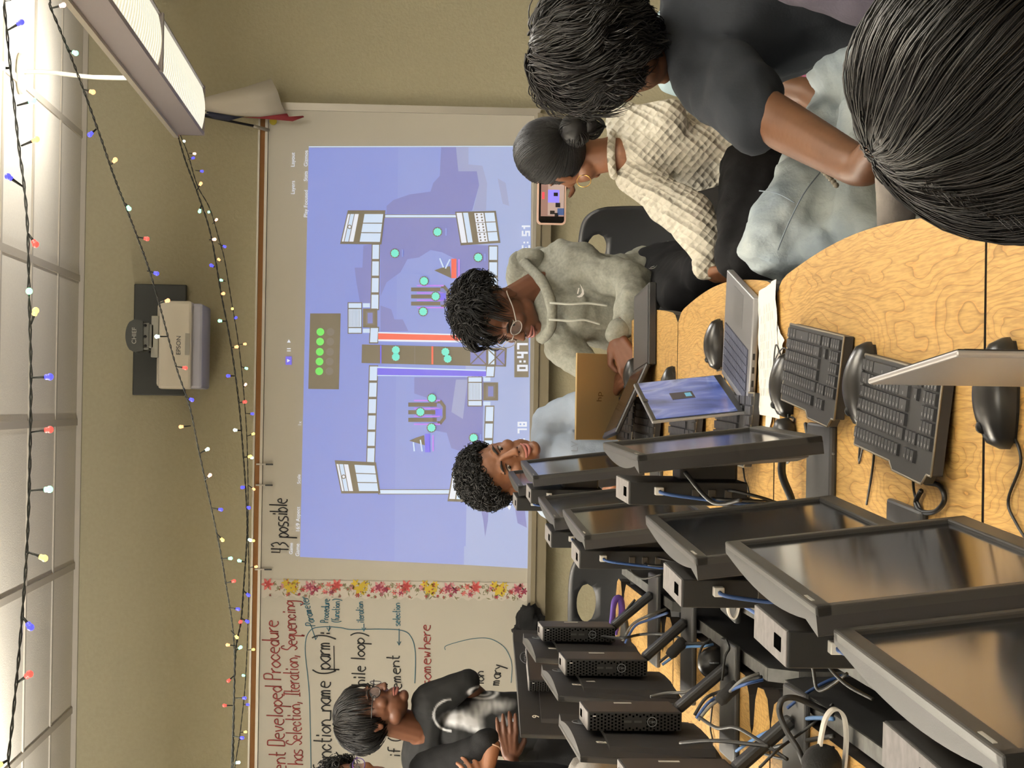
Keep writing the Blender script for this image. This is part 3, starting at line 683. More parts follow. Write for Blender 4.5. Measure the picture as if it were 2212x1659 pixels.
# ------------------------------------------------------------------ monitors with mini computers on their backs
m_case=mat('monitor_case',(46,45,44),.42,bump=(500,.15,.0005)); m_caseT=mat('monitor_back',(36,35,36),.55,bump=(700,.2,.0005)); m_scr=mat('screen_glass',(20,24,30),.12,spec=.6)
m_pc=mat('pc_case',(32,31,30),.55,bump=(500,.2,.0004)); m_pcd=mat('pc_port_face',(10,10,11),.6); m_pctop=mat('pc_side_panel',(50,42,38),.5)
m_wht=mat('white_plug',(214,212,206),.4); m_blue=mat('blue_cable',(44,74,128),.5); m_blk=mat('black_cable',(20,20,21),.5); m_gry=mat('grey_cable',(96,96,94),.5); m_lab=mat('paper_label',(206,204,196),.6)
m_ring=mat('logo_grey',(120,124,130),.4,.3)
PW=.50; PH=.272
def monitor(pos,rz,label,flip,num=None,pcY=0,base=True,group=None,tilt=.12,portside=True,rear=False):
    """local frame: screen faces +x; y along the width; pos = centre of the screen bottom"""
    t=thing('computer_monitor',label,'monitor',pos,rz,group)
    T=Matrix.Rotation(-tilt,4,'Y')
    # casing: plan profile extruded upwards
    pl=[(.012,-PW/2),(.012,PW/2),(.006,PW/2)]+[(.006-.016*math.sin(PI*k/12)**.8,PW/2-.012-(PW-.024)*k/12) for k in range(1,12)]+[(-.008,-PW/2)]
    g=G(); g.prism(pl,lambda u,v,d:(u,v,d),0,PH+.0,mi=0); g.prism([(.0,-.21),(.0,.21),(-.014,.19),(-.024,.10),(-.026,0),(-.024,-.10),(-.014,-.19)],lambda u,v,d:(u+ (.008 if d>PH/2 else 0),v,d),.012,PH-.06); g.obj('casing',m_caseT,t,.002,M=T)
    fr=G(); b=.016
    fr.box((.0135,0,PH-b/2),(.011,PW,b)); fr.box((.0135,0,b*.75),(.011,PW,b*1.5)); fr.box((.0135,PW/2-b/2,PH/2),(.011,b,PH)); fr.box((.0135,-PW/2+b/2,PH/2),(.011,b,PH))
    fr.obj('bezel',m_case,t,.002,M=T)
    G().box((.0125,0,PH/2+.003),(.003,PW-2*b,PH-2.3*b)).obj('screen',m_scr,t,M=T)
    st=G(); st.box((.0192,-PW/2+.05,PH-.005),(.0008,.035,.003)); st.obj('bezel_sticker',mat('worn_label',(150,148,142),.6),t,M=T)
    # mini computer
    cx=-.078 if rear else -.052; h0=PH/2-.075+(.022 if rear else 0); H=.182
    pc=G(); pc.box((cx,pcY,h0+H/2),(.036,.178,H)); po=pc.obj('mini_computer',m_pc,t,.0015)
    G().box((cx,pcY,h0+H+.0003),(.034,.176,.0012)).obj('top_cover',mat('mottled_grey_cover',(112,108,108),.7,var=(60,(92,88,88))),po)  # cover in mottled grey, lighter than the case
    sl=G(); sl.box((cx,pcY-.045,h0+H+.0012),(.014,.034,.001)); sl.obj('lock_slot',mat('vent_black',(4,4,4),.9,spec=0),po)
    f=-1 if rear else 1 # side facing the camera
    yf=pcY+f*.0895
    face=G(); face.box((cx,yf,h0+H/2),(.033,.002,H-.005)); face.obj('port_face',m_pcd,po)
    if rear:
        pl2=G(); pl2.box((cx+.004,yf-.008,h0+H-.045),(.012,.016,.013)); pl2.obj('network_plug',m_wht,po,.001)
        for k,z in enumerate((.02,.045,.07)):
            G().box((cx,yf-.002,h0+z+.01),(.014,.004,.012)).obj('socket',mat('socket_grey',(70,66,60),.4,.5),po,.001)
        gg_=G(); gg_.tube(smooth_pts([(cx+.004,yf-.014,h0+H-.045),(cx,yf-.03,h0+H-.06),(cx-.012,yf-.02,h0+.02),(cx-.02,yf+.02,h0-.06),(cx-.04,yf+.08,TZ+.01-pos[2])],6),.0028,n=6); gg_.obj('network_cable',m_blue,po)
        for k,(a,c) in enumerate((( .006,.03),(-.006,.055))):
            q=G(); q.tube(smooth_pts([(cx+a,yf-.004,h0+c),(cx+a,yf-.03,h0+c-.01),(cx-.01,yf-.025,h0-.04),(cx-.05+.02*k,yf+.06,TZ+.01-pos[2])],6),.0024,n=6); q.obj('video_cable',m_blk,po)
    else:
        # honeycomb front with round logo
        hc=G()
        for i in range(26):
            for j in range(5):
                if 9<i<16 and j in(1,2,3): continue
                hc.box((cx-.0135+.0065*j+(.003 if i%2 else 0),yf+f*.0012,h0+.006+i*.0068),(.0036,.001,.0036))
        hc.obj('vent_holes',mat('vent_black',(4,4,4),.9,spec=0),po)['kind']='stuff'
        rg=G(); rg.tube([(cx+.009*math.cos(a*PI/12),yf+f*.0018,h0+.058+.009*math.sin(a*PI/12)) for a in range(25)],.0007,n=4); rg.obj('round_logo',m_ring,po)
        glyph_text('logo_lettering','DELL',.0058,m_ring,po,MF((cx,yf+f*.002,h0+.058),(0,0,1),(1,0,0)),.0003)
        for z in (.085,.105): G().box((cx,yf+f*.0015,h0+z),(.004,.001,.014)).obj('usb_port',mat('port_outline',(64,64,64),.4,.5),po)
        G().box((cx-.0105,yf+f*.0015,h0+H-.012),(.0016,.001,.006)).obj('power_light',m_wht,po)
        # big flat side towards the aisle carries a paper label
        G().box((cx-.0184*(1),pcY,h0+H/2),(.001,.17,H-.008)).obj('side_panel',m_pctop,po)
        G().box((cx-.0192,pcY-.05,h0+H*.55),(.001,.012,.035)).obj('paper_label',m_lab,po)
    # stand
    zb_=TZ+.012-pos[2]
    a=Vector((cx-.013,0,h0-.002)); b2=Vector((-.15,0,zb_)); d_=(b2-a); Rn=Matrix.Rotation(math.atan2(-d_.x,-d_.z),3,'Y')
    nk=G(); nk.box((a+b2)/2,(.02,.04,d_.length),Rn); no=nk.obj('neck',mat('stand_black',(30,30,31),.45),t,.006)
    G().box((-.036 if rear else -.022,0,PH/2),(.05 if rear else .018,.09,.09)).obj('mount_block',mat('stand_black',(30,30,31),.45),t,.004)
    if base:
        z=TZ+.006-pos[2]
        b_=G(); b_.box((-.085,0,z),(.23,.18,.012)); b_.obj('base',mat('stand_base',(58,58,59),.45,var=(20,(48,48,49))),t,.004)
    if num:
        gl=glyph_text('number_sticker',num,.028,m_lab,t,T@MF((-.0125,.19,PH-.045),(0,-1,0),(0,0,1)),.0004)
        ring=G(); ring.tube([(-.0114,-.10+.03*math.cos(a*PI/12),PH-.032+.018*math.sin(a*PI/12)) for a in range(25)],.0011,n=4); ring.obj('logo_ring',m_ring,t,M=T)
        glyph_text('logo_lettering','DELL',.018,m_ring,t,T@MF((-.0118,-.10,PH-.032),(0,-1,0),(0,0,1)),.0004)
    return t
def mon_at(px,py,Yc,tilt=.12,half=.25):
    """top far corner seen at (px,py): returns position of the screen bottom centre"""
    p=at(px,py,Yc+half); return Vector((p.x+PH*math.sin(tilt)-.030,Yc,p.z-PH*math.cos(tilt)))
rowA=[((1805,1362),1.52,'near corner monitor showing a large dark screen at the bottom of the photo',True),
((1570,1172),2.05,'monitor second from the camera with glossy screen over a grey mini computer',True),
((1397,1115),2.70,'third monitor from the camera, left of the one beside the headphones',True),
((1305,948),3.25,'monitor set forward beside the round black headphones, in front of the small keyboards',True),
((1217,1101),4.10,'monitor in the middle distance, leftmost of the far group',True),
((1164,1074),4.70,'dark monitor just behind the leftmost one of the far group',True),
((1126,996),5.30,'monitor overlapping the chin of the curly haired boy',True),
((1099,1019),5.85,'farthest monitor of the right row, against the curly hair',True)]
for (pp,Yc,lab,r) in rowA:
    p=mon_at(*pp,Yc); rz=-.05
    if Yc==3.25: rz=-.02
    monitor(p,rz,lab,False,rear=True,group='monitors of the right row')
# left row: screens face away (-x); backs towards the camera side
def monB(pp,Yc,rz,lab,num,dz=0):
    p=at(*pp,Yc+.25); tilt=.06
    pos=Vector((p.x-.03,Yc,p.z-PH*math.cos(tilt)))
    return monitor(pos,PI+rz,lab,True,num=num,tilt=tilt,group='monitors of the left row seen from behind',rear=False)
monB((1130,1359),5.30,.02,'monitor with a ring logo, backmost of the left row, behind the mini computers','10')
monB((1170,1425),4.68,.02,'monitor back numbered 13 with a torn white sticker','13')
monB((1208,1530),4.10,.02,'monitor back numbered 12 behind the second nearest mini computer','12')
monB((1278,1652),3.42,.02,'monitor of the left row nearest the bottom edge, mostly cut by the frame','11')
# turned monitor near the standing boy
a=at(1107,1384,6.2); b=at(1125,1571,5.82); c=(a+b)/2; ang=math.atan2(b.x-a.x,-(b.y-a.y))
dirv=Vector((a.x-b.x,a.y-b.y,0)).normalized()   # from left end to right end
# screen normal points away from the camera
nrm=Vector((-dirv.y,dirv.x,0))
rz=math.atan2(nrm.y,nrm.x)
mt=monitor(Vector((c.x,c.y,c.z-PH)),rz,'wide monitor back turned to the camera beside the standing boy, numbered 9',True,num='9',tilt=.03,group='monitors of the left row seen from behind')
# torn sticker on monitor 13
p=at(1270,1468,4.60); g=G()
g.poly([(p.x+.002,p.y+dy,p.z+dz) for dy,dz in ((-.05,.008),(.02,.006),(.06,.002),(.05,-.012),(-.02,-.010),(-.055,-.012))]); tag(g.obj('torn_sticker',m_lab,fix=False),'torn white sticker on the monitor back numbered 13','sticker')
# ------------------------------------------------------------------ keyboards
m_kb=mat('keyboard_black',(34,34,36),.5,bump=(400,.15,.0003)); m_key=mat('key_black',(40,40,43),.5); m_rim=mat('keyboard_rim',(120,112,98),.45); m_leg2=mat('key_legend',(150,150,150),.6)
KW=.125
def rows():
    R=[]; pit=.0195; y0=-.205
    # x = front/back (user side +), y along; each: (x, y, w)
    for r in range(6):
        x=.052-r*.0182-(.004 if r==5 else 0)
        if r==0: ws=[1.25,1.25,1.25,6,1.25,1.25,1.25,1.5]
        elif r==1: ws=[2.3]+[1]*10+[2.7]
        elif r==2: ws=[1.8]+[1]*11+[2.2]
        elif r==3: ws=[1.5]+[1]*12+[1.5]
        elif r==4: ws=[1]*13+[2]
        else: ws=[1]*13+[1]
        y=0
        for w in ws: R.append((x,y0+(y+w/2)*pit*.93,w*pit*.93-.002)); y+=w
        for k in range(3): R.append((x,y0+.292+k*pit*.93,pit*.93-.002)) if r in (0,4,5) or (r==1 and k==1) else None
        for k in range(4):
            if r<5: R.append((x,y0+.354+k*pit*.8,pit*.8-.002))
    return R
KEYME={}
def keyboard(pos,rz,label,detail,tab=True,L=.42):
    t=thing('keyboard',label,'keyboard',pos,rz,group='black computer keyboards')
    g=G(); 
    out=[(.066,-L/2),(.066,L/2),(-.062,L/2),(-.062,-.0),(-.072,-.02),(-.072,-.17),(-.058,-L/2+.02),(-.058,-L/2)]
    g.prism(out,lambda u,v,d:(u,v,d+(-u+.066)*.09),0.002,.017); g.obj('body',m_kb,t,.002)
    rm=G()
    for i in range(len(out)):
        (ax,ay),(bx_,by)=out[i],out[(i+1)%len(out)]
        rm.tube([(ax,ay,.0165+(-ax+.066)*.09),(bx_,by,.0165+(-bx_+.066)*.09)],.0016,n=5)
    rm.obj('rim',m_rim,t)
    G().box((-.052,.14,.006),(.02,.03,.012)).obj('foot',m_kb,t); G().box((-.052,-.14,.006),(.02,.03,.012)).obj('foot',m_kb,t)
    ks=rows()
    if detail:
        for (x,y,w) in ks:
            k=round(w,4)
            if k not in KEYME:
                q=G(); q.prism([(-.0082,-w/2),(.0082,-w/2),(.0082,w/2),(-.0082,w/2)],lambda u,v,d:(u*(1-.12*(d/.0045)),v*(1-.04*(d/.0045)),d),0,.0045)
                q.box((-.003,-w*.0,.00455),(.004,.0025,.0001),mi=1)
                o=q.obj('key',[m_key,m_leg2],t); KEYME[k]=o.data
            else:
                o=bpy.data.objects.new('key',KEYME[k]); COL.objects.link(o); o.parent=t
            o.location=(x,-y,.0165+(-x+.066)*.09); o.rotation_euler=(0,.09,0)
    else:
        q=G()
        for (x,y,w) in ks: q.box((x,-y,.019+(-x+.066)*.09),(.0155,w,.005))
        q.obj('keys',m_key,t)['kind']='stuff'
    cg=G(); cg.tube(smooth_pts([(-.07,-.06,.012),(-.10,-.05,.006),(-.13,-.09,.004),(-.20,-.04,.004)],6),.0019,n=6); cg.obj('cord',m_blk,t)
    return t
KZ=TZ
kp=((atz(1975,890,TZ),'nearest black keyboard with pale rim, in the lower middle of the photo',True),(atz(1788,802,TZ),'second black keyboard with pale rim, between two mice',True),
 (atz(1608,915,TZ),'keyboard under the tilted blue screen of the silver laptop',False),(atz(1497,925,TZ),'keyboard partly behind the blue laptop screen',False),(atz(1413,930,TZ),'small looking keyboard beside the tan laptop, second from the far end',False),(atz(1368,912,TZ),'farthest keyboard, touching the tan laptop',False))
for i,(p,lab,d) in enumerate(kp):
    off=Vector((.0,0,0))
    if i==0: p.x=.0; p.y=2.70
    if i==1: p.x=.065; p.y=3.26
    if i>=2: p.x=-.028+.0*i; 
    keyboard((p.x,p.y,TZ),-.085 if i<2 else -.02,lab,d,L=.40 if i>1 else .42)
# ------------------------------------------------------------------ mice
m_mouse=mat('mouse_black',(30,29,29),.28); m_mside=mat('mouse_side',(20,20,20),.6)
def mouse(px,py,label,rz=0.,s=1.0,cord=None):
    p=atz(px,py,TZ); t=thing('mouse',label,'mouse',(p.x,p.y,TZ),rz,group='black computer mice')
    g=G(); nx,ny=18,12; vs=[];fs=[]
    # upper shell: x from -.055 (front) to .055 (palm)
    for i in range(nx+1):
        u=i/nx; x=(-.056+.112*u); w=.031*math.sin(PI*(.12+.80*u))**.5; h=.013+.026*math.sin(PI*min(1,(u*.9+.06)))**.8
        if i in (0,nx): w*=.55; h*=.55
        for k in range(ny+1):
            a=PI*k/ny; vs.append((x*s,-w*math.cos(a)*s,(.004+(h-.004)*math.sin(a)**.6)*s))
    for i in range(nx):
        for k in range(ny): fs.append((i*(ny+1)+k,i*(ny+1)+k+1,(i+1)*(ny+1)+k+1,(i+1)*(ny+1)+k))
    g.add(vs,fs,0,True); g.add([(0,0,.02)]+[vs[k] for k in range(ny+1)],[(0,k+1,k+2) for k in range(ny)]); g.add([(0,0,.02)]+[vs[nx*(ny+1)+k] for k in range(ny+1)],[(0,k+1,k+2) for k in range(ny)])
    g.obj('shell',m_mouse,t)
    G().prism([(-.05*s+.1*s*i/10, 0) for i in ()] or [(-.050*s,-.018*s),(-.02*s,-.027*s),(.03*s,-.030*s),(.052*s,-.015*s),(.052*s,.015*s),(.03*s,.030*s),(-.02*s,.027*s),(-.050*s,.018*s)],lambda u,v,d:(u,v,d),0,.008*s).obj('base',m_mside,t)
    w=G(); w.tube([(-.034*s,-.003,.029*s),(-.034*s,.003,.029*s)],.007*s,n=12); w.obj('wheel',m_mside,t)
    if cord:
        L=Vector((p.x,p.y,TZ)); R=Matrix.Rotation(-rz,3,'Z')
        pts=[Vector((-.055,0,.008))]+[R@(atz(a,b,TZ+.003)-L) for a,b in cord]
        G().tube(smooth_pts(pts,6),.0018,n=6).obj('cord',m_blk,t)
    return t
mouse(2185,850,'mouse at the right edge of the photo below the standing laptop lid',0.02,1.1,[(2190,945),(2205,1000),(2178,1080),(2195,1130),(2240,1200)])
mouse(1885,832,'mouse between the two keyboards with pale rims',0.0,1.1,[(1880,915),(1862,935),(1856,1000),(1876,920),(1888,980),(1872,1090)])
mouse(1710,832,'mouse beside the papers, left of the second keyboard',0.0,1.0,[(1716,905),(1706,935),(1690,1000)])
mouse(1558,744,'mouse alone on the desk beside the silver laptop',0.0,.95,[(1562,800),(1566,830)])
mouse(1457,835,'mouse half hidden behind the blue laptop screen',.3,.9)
# ------------------------------------------------------------------ silver open laptop
m_sil=mat('laptop_silver',(150,150,152),.35,.6); m_lk=mat('laptop_keys',(52,54,66),.5); m_lbez=mat('laptop_bezel',(22,22,26),.3)
def screen_mat(name,cols):
    m=bpy.data.materials.new(name); m.use_nodes=True; nt=m.node_tree; b=nt.nodes['Principled BSDF']; b.inputs['Base Color'].default_value=(.01,.01,.015,1); b.inputs['Roughness'].default_value=.15
    tc=nt.nodes.new('ShaderNodeTexCoord'); n=nt.nodes.new('ShaderNodeTexNoise'); n.inputs['Scale'].default_value=7; n.inputs['Detail'].default_value=5; n.inputs['Distortion'].default_value=1.2
    nt.links.new(tc.outputs['Object'],n.inputs['Vector']); r=nt.nodes.new('ShaderNodeValToRGB'); e=r.color_ramp.elements
    e[0].position=cols[0][0]; e[0].color=(*lin(cols[0][1]),1); e[1].position=cols[-1][0]; e[1].color=(*lin(cols[-1][1]),1)
    for p,c in cols[1:-1]: x=e.new(p); x.color=(*lin(c),1)
    nt.links.new(n.outputs['Fac'],r.inputs['Fac']); nt.links.new(r.outputs['Color'],b.inputs['Emission Color']); b.inputs['Emission Strength'].default_value=.9
    return m
def laptop(pos,rz,label,W,D,H,tilt,mats,scr=None,logo=None,detail=True):
    """hinge line at origin along y; base towards +x; lid rises from the hinge, leaning back by tilt"""
    body,lid=mats
    t=thing('laptop',label,'laptop',pos,rz)
    G().box((D/2,0,.009),(D,W,.014)).obj('base',body,t,.003)
    kb=G(); kb.box((D*.30,0,.0163),(D*.44,W*.86,.0008)); ko=kb.obj('keyboard_deck',m_lk,t)
    if detail:
        q=G()
        for i in range(6):
            for j in range(15): q.box((D*.11+i*D*.075,-W*.40+j*W*.0572,.0176),(D*.064,W*.050,.0015))
        q.obj('keys',mat('laptop_key_tops',(70,74,92),.5),ko)['kind']='stuff'
        G().box((D*.78,0,.0164),(D*.3,W*.34,.0006)).obj('touchpad',mat('touchpad_silver',(138,138,140),.3,.5),t)
        for k in range(4): G().box((D*(.12+.12*k),-W/2-.0003,.009),(.012,.001,.004)).obj('side_port',m_pcd,t)
    T=Matrix.Translation((0,0,.016))@Matrix.Rotation(-tilt,4,'Y')
    lo=G().box((-.004,0,H/2),(.006,W,H)).obj('lid',lid,t,.002,M=T)
    G().box((-.0005,0,H/2),(.001,W-.004,H-.004)).obj('screen_bezel',m_lbez,t,M=T)
    if scr: G().box((.0003,0,H/2+.004),(.0008,W-.014,H-.026)).obj('screen',scr,t,M=T)
    if logo: glyph_text('lid_logo',logo,.03,mat('logo_bronze',(120,92,52),.4,.5),t,T@MF((-.0072,0,H/2),(0,-1,0),(0,0,1)),.0003)
    return t,T
scrA=screen_mat('laptop_wallpaper',[(.3,(36,52,100)),(.48,(78,98,168)),(.55,(120,132,180)),(.62,(66,84,130)),(.75,(30,40,72))])
hA=atz(1580,812,TZ); hB=atz(1632,884,TZ)
mid=(hA+hB)/2; rzA=math.atan2(-(hA.x-hB.x),(hA.y-hB.y)); Wd=(hA-hB).length
t,T=laptop((mid.x,mid.y,TZ+.002),rzA,'open silver laptop with a lit blue wallpaper screen on the desk edge',.32,.215,.18,.12,(m_sil,m_sil),scrA)
wn=G(); wn.box((.001,.01,.10),(.0006,.055,.045)); wo=wn.obj('dialog_window',mat('dark_dialog',(20,18,22),.4,emit=(70,60,66),es=.6),t,M=T)
G().box((.0014,.012,.088),(.0004,.03,.012)).obj('dialog_button',mat('light_dialog',(60,120,150),.4,emit=(110,170,190),es=.6),t,M=T)
G().box((.001,0,.174),(.0006,.022,.010)).obj('camera_notch',m_lbez,t,M=T)
# tan lid laptop (back towards the camera)
m_tan=mat('laptop_tan',(182,156,112),.42,.3)
a=at(1243,762,5.95); b=at(1243,950,5.95); bb=at(1356,945,5.9); 
d=(a-b); d.z=0; W=d.length; dn=d.normalized(); H=.19
nz=Vector((-dn.y,dn.x,0)); rzT=math.atan2(nz.y,nz.x)      # base points away from the camera
zt_=a.z-TZ-.018; tilt=math.acos(min(1,zt_/H))
hc=(a+b)/2+nz*(H*math.sin(tilt)); 
laptop((hc.x,hc.y,TZ+.002),rzT,'laptop with a tan lid standing open with its back to the camera',W,.2,H,tilt,(mat('laptop_tan_body',(150,124,84),.4,.5),m_tan),None,'hp',False)
# silver lid at the right edge
pa=at(1866,793,2.02); pb=at(2066,727,1.70)
dd=pa-pb; dd.z=0; Wl=dd.length; dn=dd.normalized(); n2=Vector((dn.y,-dn.x,0))   # screen side faces +x
rz3=math.atan2(n2.y,n2.x); H3=min(pa.z,pb.z)-TZ-.018
mid=(pa+pb)/2; 
laptop((mid.x-.01,mid.y,TZ+.002),rz3,'silver laptop at the right edge, its thin upright lid seen from the back',Wl,.23,H3,-.0,(m_sil,mat('lid_silver_warm',(176,172,170),.35,.5)),screen_mat('dim_screen',[(.3,(20,24,30)),(.7,(40,46,56))]),None,True)
# black laptop open flat beside the hoodie boy
t=thing('laptop','thick black laptop lying open and flat on the desk edge beside the grey hoodie','laptop',(0,0,0))
p1=atz(1396,648,TZ+.015); p2=atz(1403,790,TZ+.015); p3=atz(1368,858,TZ+.015)
g=G(); m_bl=mat('black_laptop_body',(34,33,34),.35); m_bl2=mat('black_laptop_deck',(62,60,62),.4)
hx=p2.x; hy=p2.y
def slab(c,dx,dy,z0,z1,rot,name,m):
    R=Matrix.Rotation(rot,3,'Z'); q=G(); q.box((0,0,(z0+z1)/2),(dx,dy,z1-z0),None); q.v=[R@v+Vector(c) for v in q.v]; return q.obj(name,m,t,.003)
slab((hx+.10,hy+.14,0),.215,.33,TZ+.001,TZ+.022,.06,'base',m_bl); slab((hx+.10,hy+.14,0),.20,.31,TZ+.0222,TZ+.0235,.06,'deck',m_bl2)
Rm=Matrix.Rotation(.06,4,'Z'); lidT=Matrix.Translation((hx-.005,hy+.14,TZ+.02))@Rm@Matrix.Rotation(-1.15,4,'Y')
q=G(); q.box((0,0,.10),(.012,.33,.20)); q.obj('lid',m_bl,t,.003,M=lidT); q=G(); q.box((.0068,0,.10),(.001,.30,.17)); q.obj('screen',m_scr,t,M=lidT)
# mouse lying by the tan laptop
mouse(1372,812,'mouse in front of the tan laptop lid, farthest mouse of all',.0,.9)
# ------------------------------------------------------------------ papers
def sheet(pts,label,z,text=True,seed=1):
    rnd=random.Random(seed); g=G(); n=14
    P=[atz(a,b,TZ) for a,b in pts]; vs=[]
    for i in range(n+1):
        for j in range(n+1):
            u,v=i/n,j/n; p=(P[0]*(1-u)+P[1]*u)*(1-v)+(P[3]*(1-u)+P[2]*u)*v
            w=mnoise.noise(Vector((u*3+seed,v*4,0)))*.006+mnoise.noise(Vector((u*9,v*9,seed)))*.002
            vs.append((p.x,p.y,z+.004+abs(w)))
    g.add(vs,[(i*(n+1)+j,(i+1)*(n+1)+j,(i+1)*(n+1)+j+1,i*(n+1)+j+1) for i in range(n) for j in range(n)],0,True)
    if text:
        for i in range(2,n-1):
            for j in range(2,n-2):
                if rnd.random()<.7:
                    a=Vector(vs[i*(n+1)+j]); b=Vector(vs[i*(n+1)+j+1]); up=Vector((0,0,.0006)); e=(Vector(vs[(i+1)*(n+1)+j])-a)*.12
                    g.quad(a+up,b.lerp(a,.15)+up,b.lerp(a,.15)+up+e,a+up+e,1)
    return tag(g.obj('paper_sheet',[mat('white_paper',(226,222,214),.8),mat('print_grey',(150,148,146),.8)],fix=False),label,'paper')
sheet([(1646,632),(1684,603),(1692,905),(1648,895)],'printed white paper sheet with rows of text lying right of the silver laptop',TZ+.002,True,1)
sheet([(1662,640),(1700,735),(1692,820),(1660,960)],'crumpled blank white sheet under the printed one, its corner pointing to the monitors',TZ+.0005,False,2)
# earphones cord on the papers
cg=G(); cg.tube(smooth_pts([atz(a,b,TZ+.012) for a,b in ((1706,780),(1696,752),(1680,765),(1668,800),(1664,840),(1672,870),(1684,882),(1668,850),(1670,805),(1676,745),(1690,775),(1700,775))],6),.0014,n=6); tag(cg.obj('loose_cord',m_blk),'thin black cord looped on the printed paper','cable')
# headphones lying on the desk
hp=atz(1716,944,TZ); t=thing('headphones','round black headphone lying on the desk beside the second keyboard','headphones',(hp.x,hp.y,TZ))
g=G(); g.tube([(0,0,.002),(0,0,.012),(0,0,.03),(0,0,.036)],[.026,.033,.03,.018],n=24); g.obj('ear_cup',mat('headphone_black',(24,23,23),.35),t)
g=G(); g.tube([(0,-.002,.036),(0,-.002,.038)],[.012,.011],n=18); g.obj('cup_badge',mat('badge_dark',(52,52,52),.3,.5),t)
g=G(); g.tube(smooth_pts([(-.02,-.015,.02),(-.06,-.05,.03),(-.10,-.08,.02),(-.13,-.06,.01)],6),.007,n=8); g.obj('headband',m_blk,t)
g=G(); g.tube(smooth_pts([(.03,.005,.01),(.06,.03,.006),(.075,.06,.004),(.06,.10,.004)],6),.002,n=6); g.obj('cord',m_blk,t)
# ------------------------------------------------------------------ white headsets
m_hw=mat('headset_white',(222,218,210),.4)
t=thing('headset','white headband headset with black foam ear pad on the left desk row','headset',atz(1770,1600,TZ),0)
O=Vector(t.location)
def band(path,w,th,name,m,par):
    g=G(); P=[at(a,b,Y)-O for a,b,Y in path]; P=smooth_pts(P,6); vs=[]
    for i,p in enumerate(P):
        for dy,k in ((-w/2,-1),(w/2,-1),(w/2,1),(-w/2,1)):
            d=(P[min(i+1,len(P)-1)]-P[max(i-1,0)]).normalized(); n=d.cross(Vector((0,1,0))).normalized()
            vs.append(p+Vector((0,dy,0))+n*th/2*k)
    g.add(vs,[(i*4+k,i*4+(k+1)%4,(i+1)*4+(k+1)%4,(i+1)*4+k) for i in range(len(P)-1) for k in range(4)]); return g.obj(name,m,par)
Yh=3.05
band([(1768,1632,Yh),(1774,1590,Yh),(1783,1553,Yh),(1797,1534,Yh),(1812,1534,Yh),(1824,1552,Yh),(1828,1595,Yh),(1824,1650,Yh),(1818,1690,Yh)],.022,.0035,'headband',m_hw,t)
g=G(); p=at(1775,1650,Yh)-O; g.ell(p,(.03,.03,.03),n=18); g.obj('foam_pad',mat('foam_black',(16,16,17),.95,bump=(300,.6,.003)),t)
t=thing('headset','white headset band hanging over the black panel between the desk rows','headset',at(1588,1310,3.9))
O=Vector(t.location)
band([(1592,1262,3.9),(1584,1285,3.9),(1573,1305,3.9),(1574,1325,3.9),(1583,1336,3.9),(1592,1325,3.9),(1598,1290,3.9),(1600,1262,3.9)],.02,.003,'headband',m_hw,t)
# purple ribbon strap
g=G(); P=smooth_pts([at(a,b,5.6) for a,b in ((1316,1368),(1322,1335),(1328,1298),(1340,1294),(1343,1325),(1334,1350),(1330,1372))],6)
O=P[0]; g.tube([p for p in P],[.004+.006*math.sin(PI*i/len(P)) for i in range(len(P))],n=6); tag(g.obj('strap',mat('purple_strap',(88,58,150),.6)),'purple fabric strap standing on the far left desk','strap')
# ------------------------------------------------------------------ cables
def cable(pts,label,m,r,Y=None,name='cable'):
    g=G(); P=[]
    for q in pts:
        P.append(at(*q) if len(q)==3 else atz(q[0],q[1],TZ+.006))
    g.tube(smooth_pts(P,7),r,n=6); return tag(g.obj(name,m),label,'cable')
cable([(1700,1530,3.4),(1745,1495,3.4),(1795,1468,3.4),(1840,1455,3.4)],'short blue network cable by the white headset',m_blue,.003)
cable([(1585,1626),(1640,1590),(1690,1570),(1745,1552),(1800,1553)],'blue network cable crossing the left desks toward the headset',mat('blue_cable_light',(84,124,176),.5),.0035)
cable([(1590,1640),(1660,1618),(1720,1604),(1800,1590)],'black cable beside the blue one on the left desks',m_blk,.004)
cable([(1740,1659,3.1),(1725,1620,3.1),(1700,1580,3.15),(1684,1540,3.2),(1690,1512,3.2),(1720,1508,3.2),(1770,1530,3.2),(1800,1545,3.2)],'thick black cable arching beside the white headset',m_blk,.005)
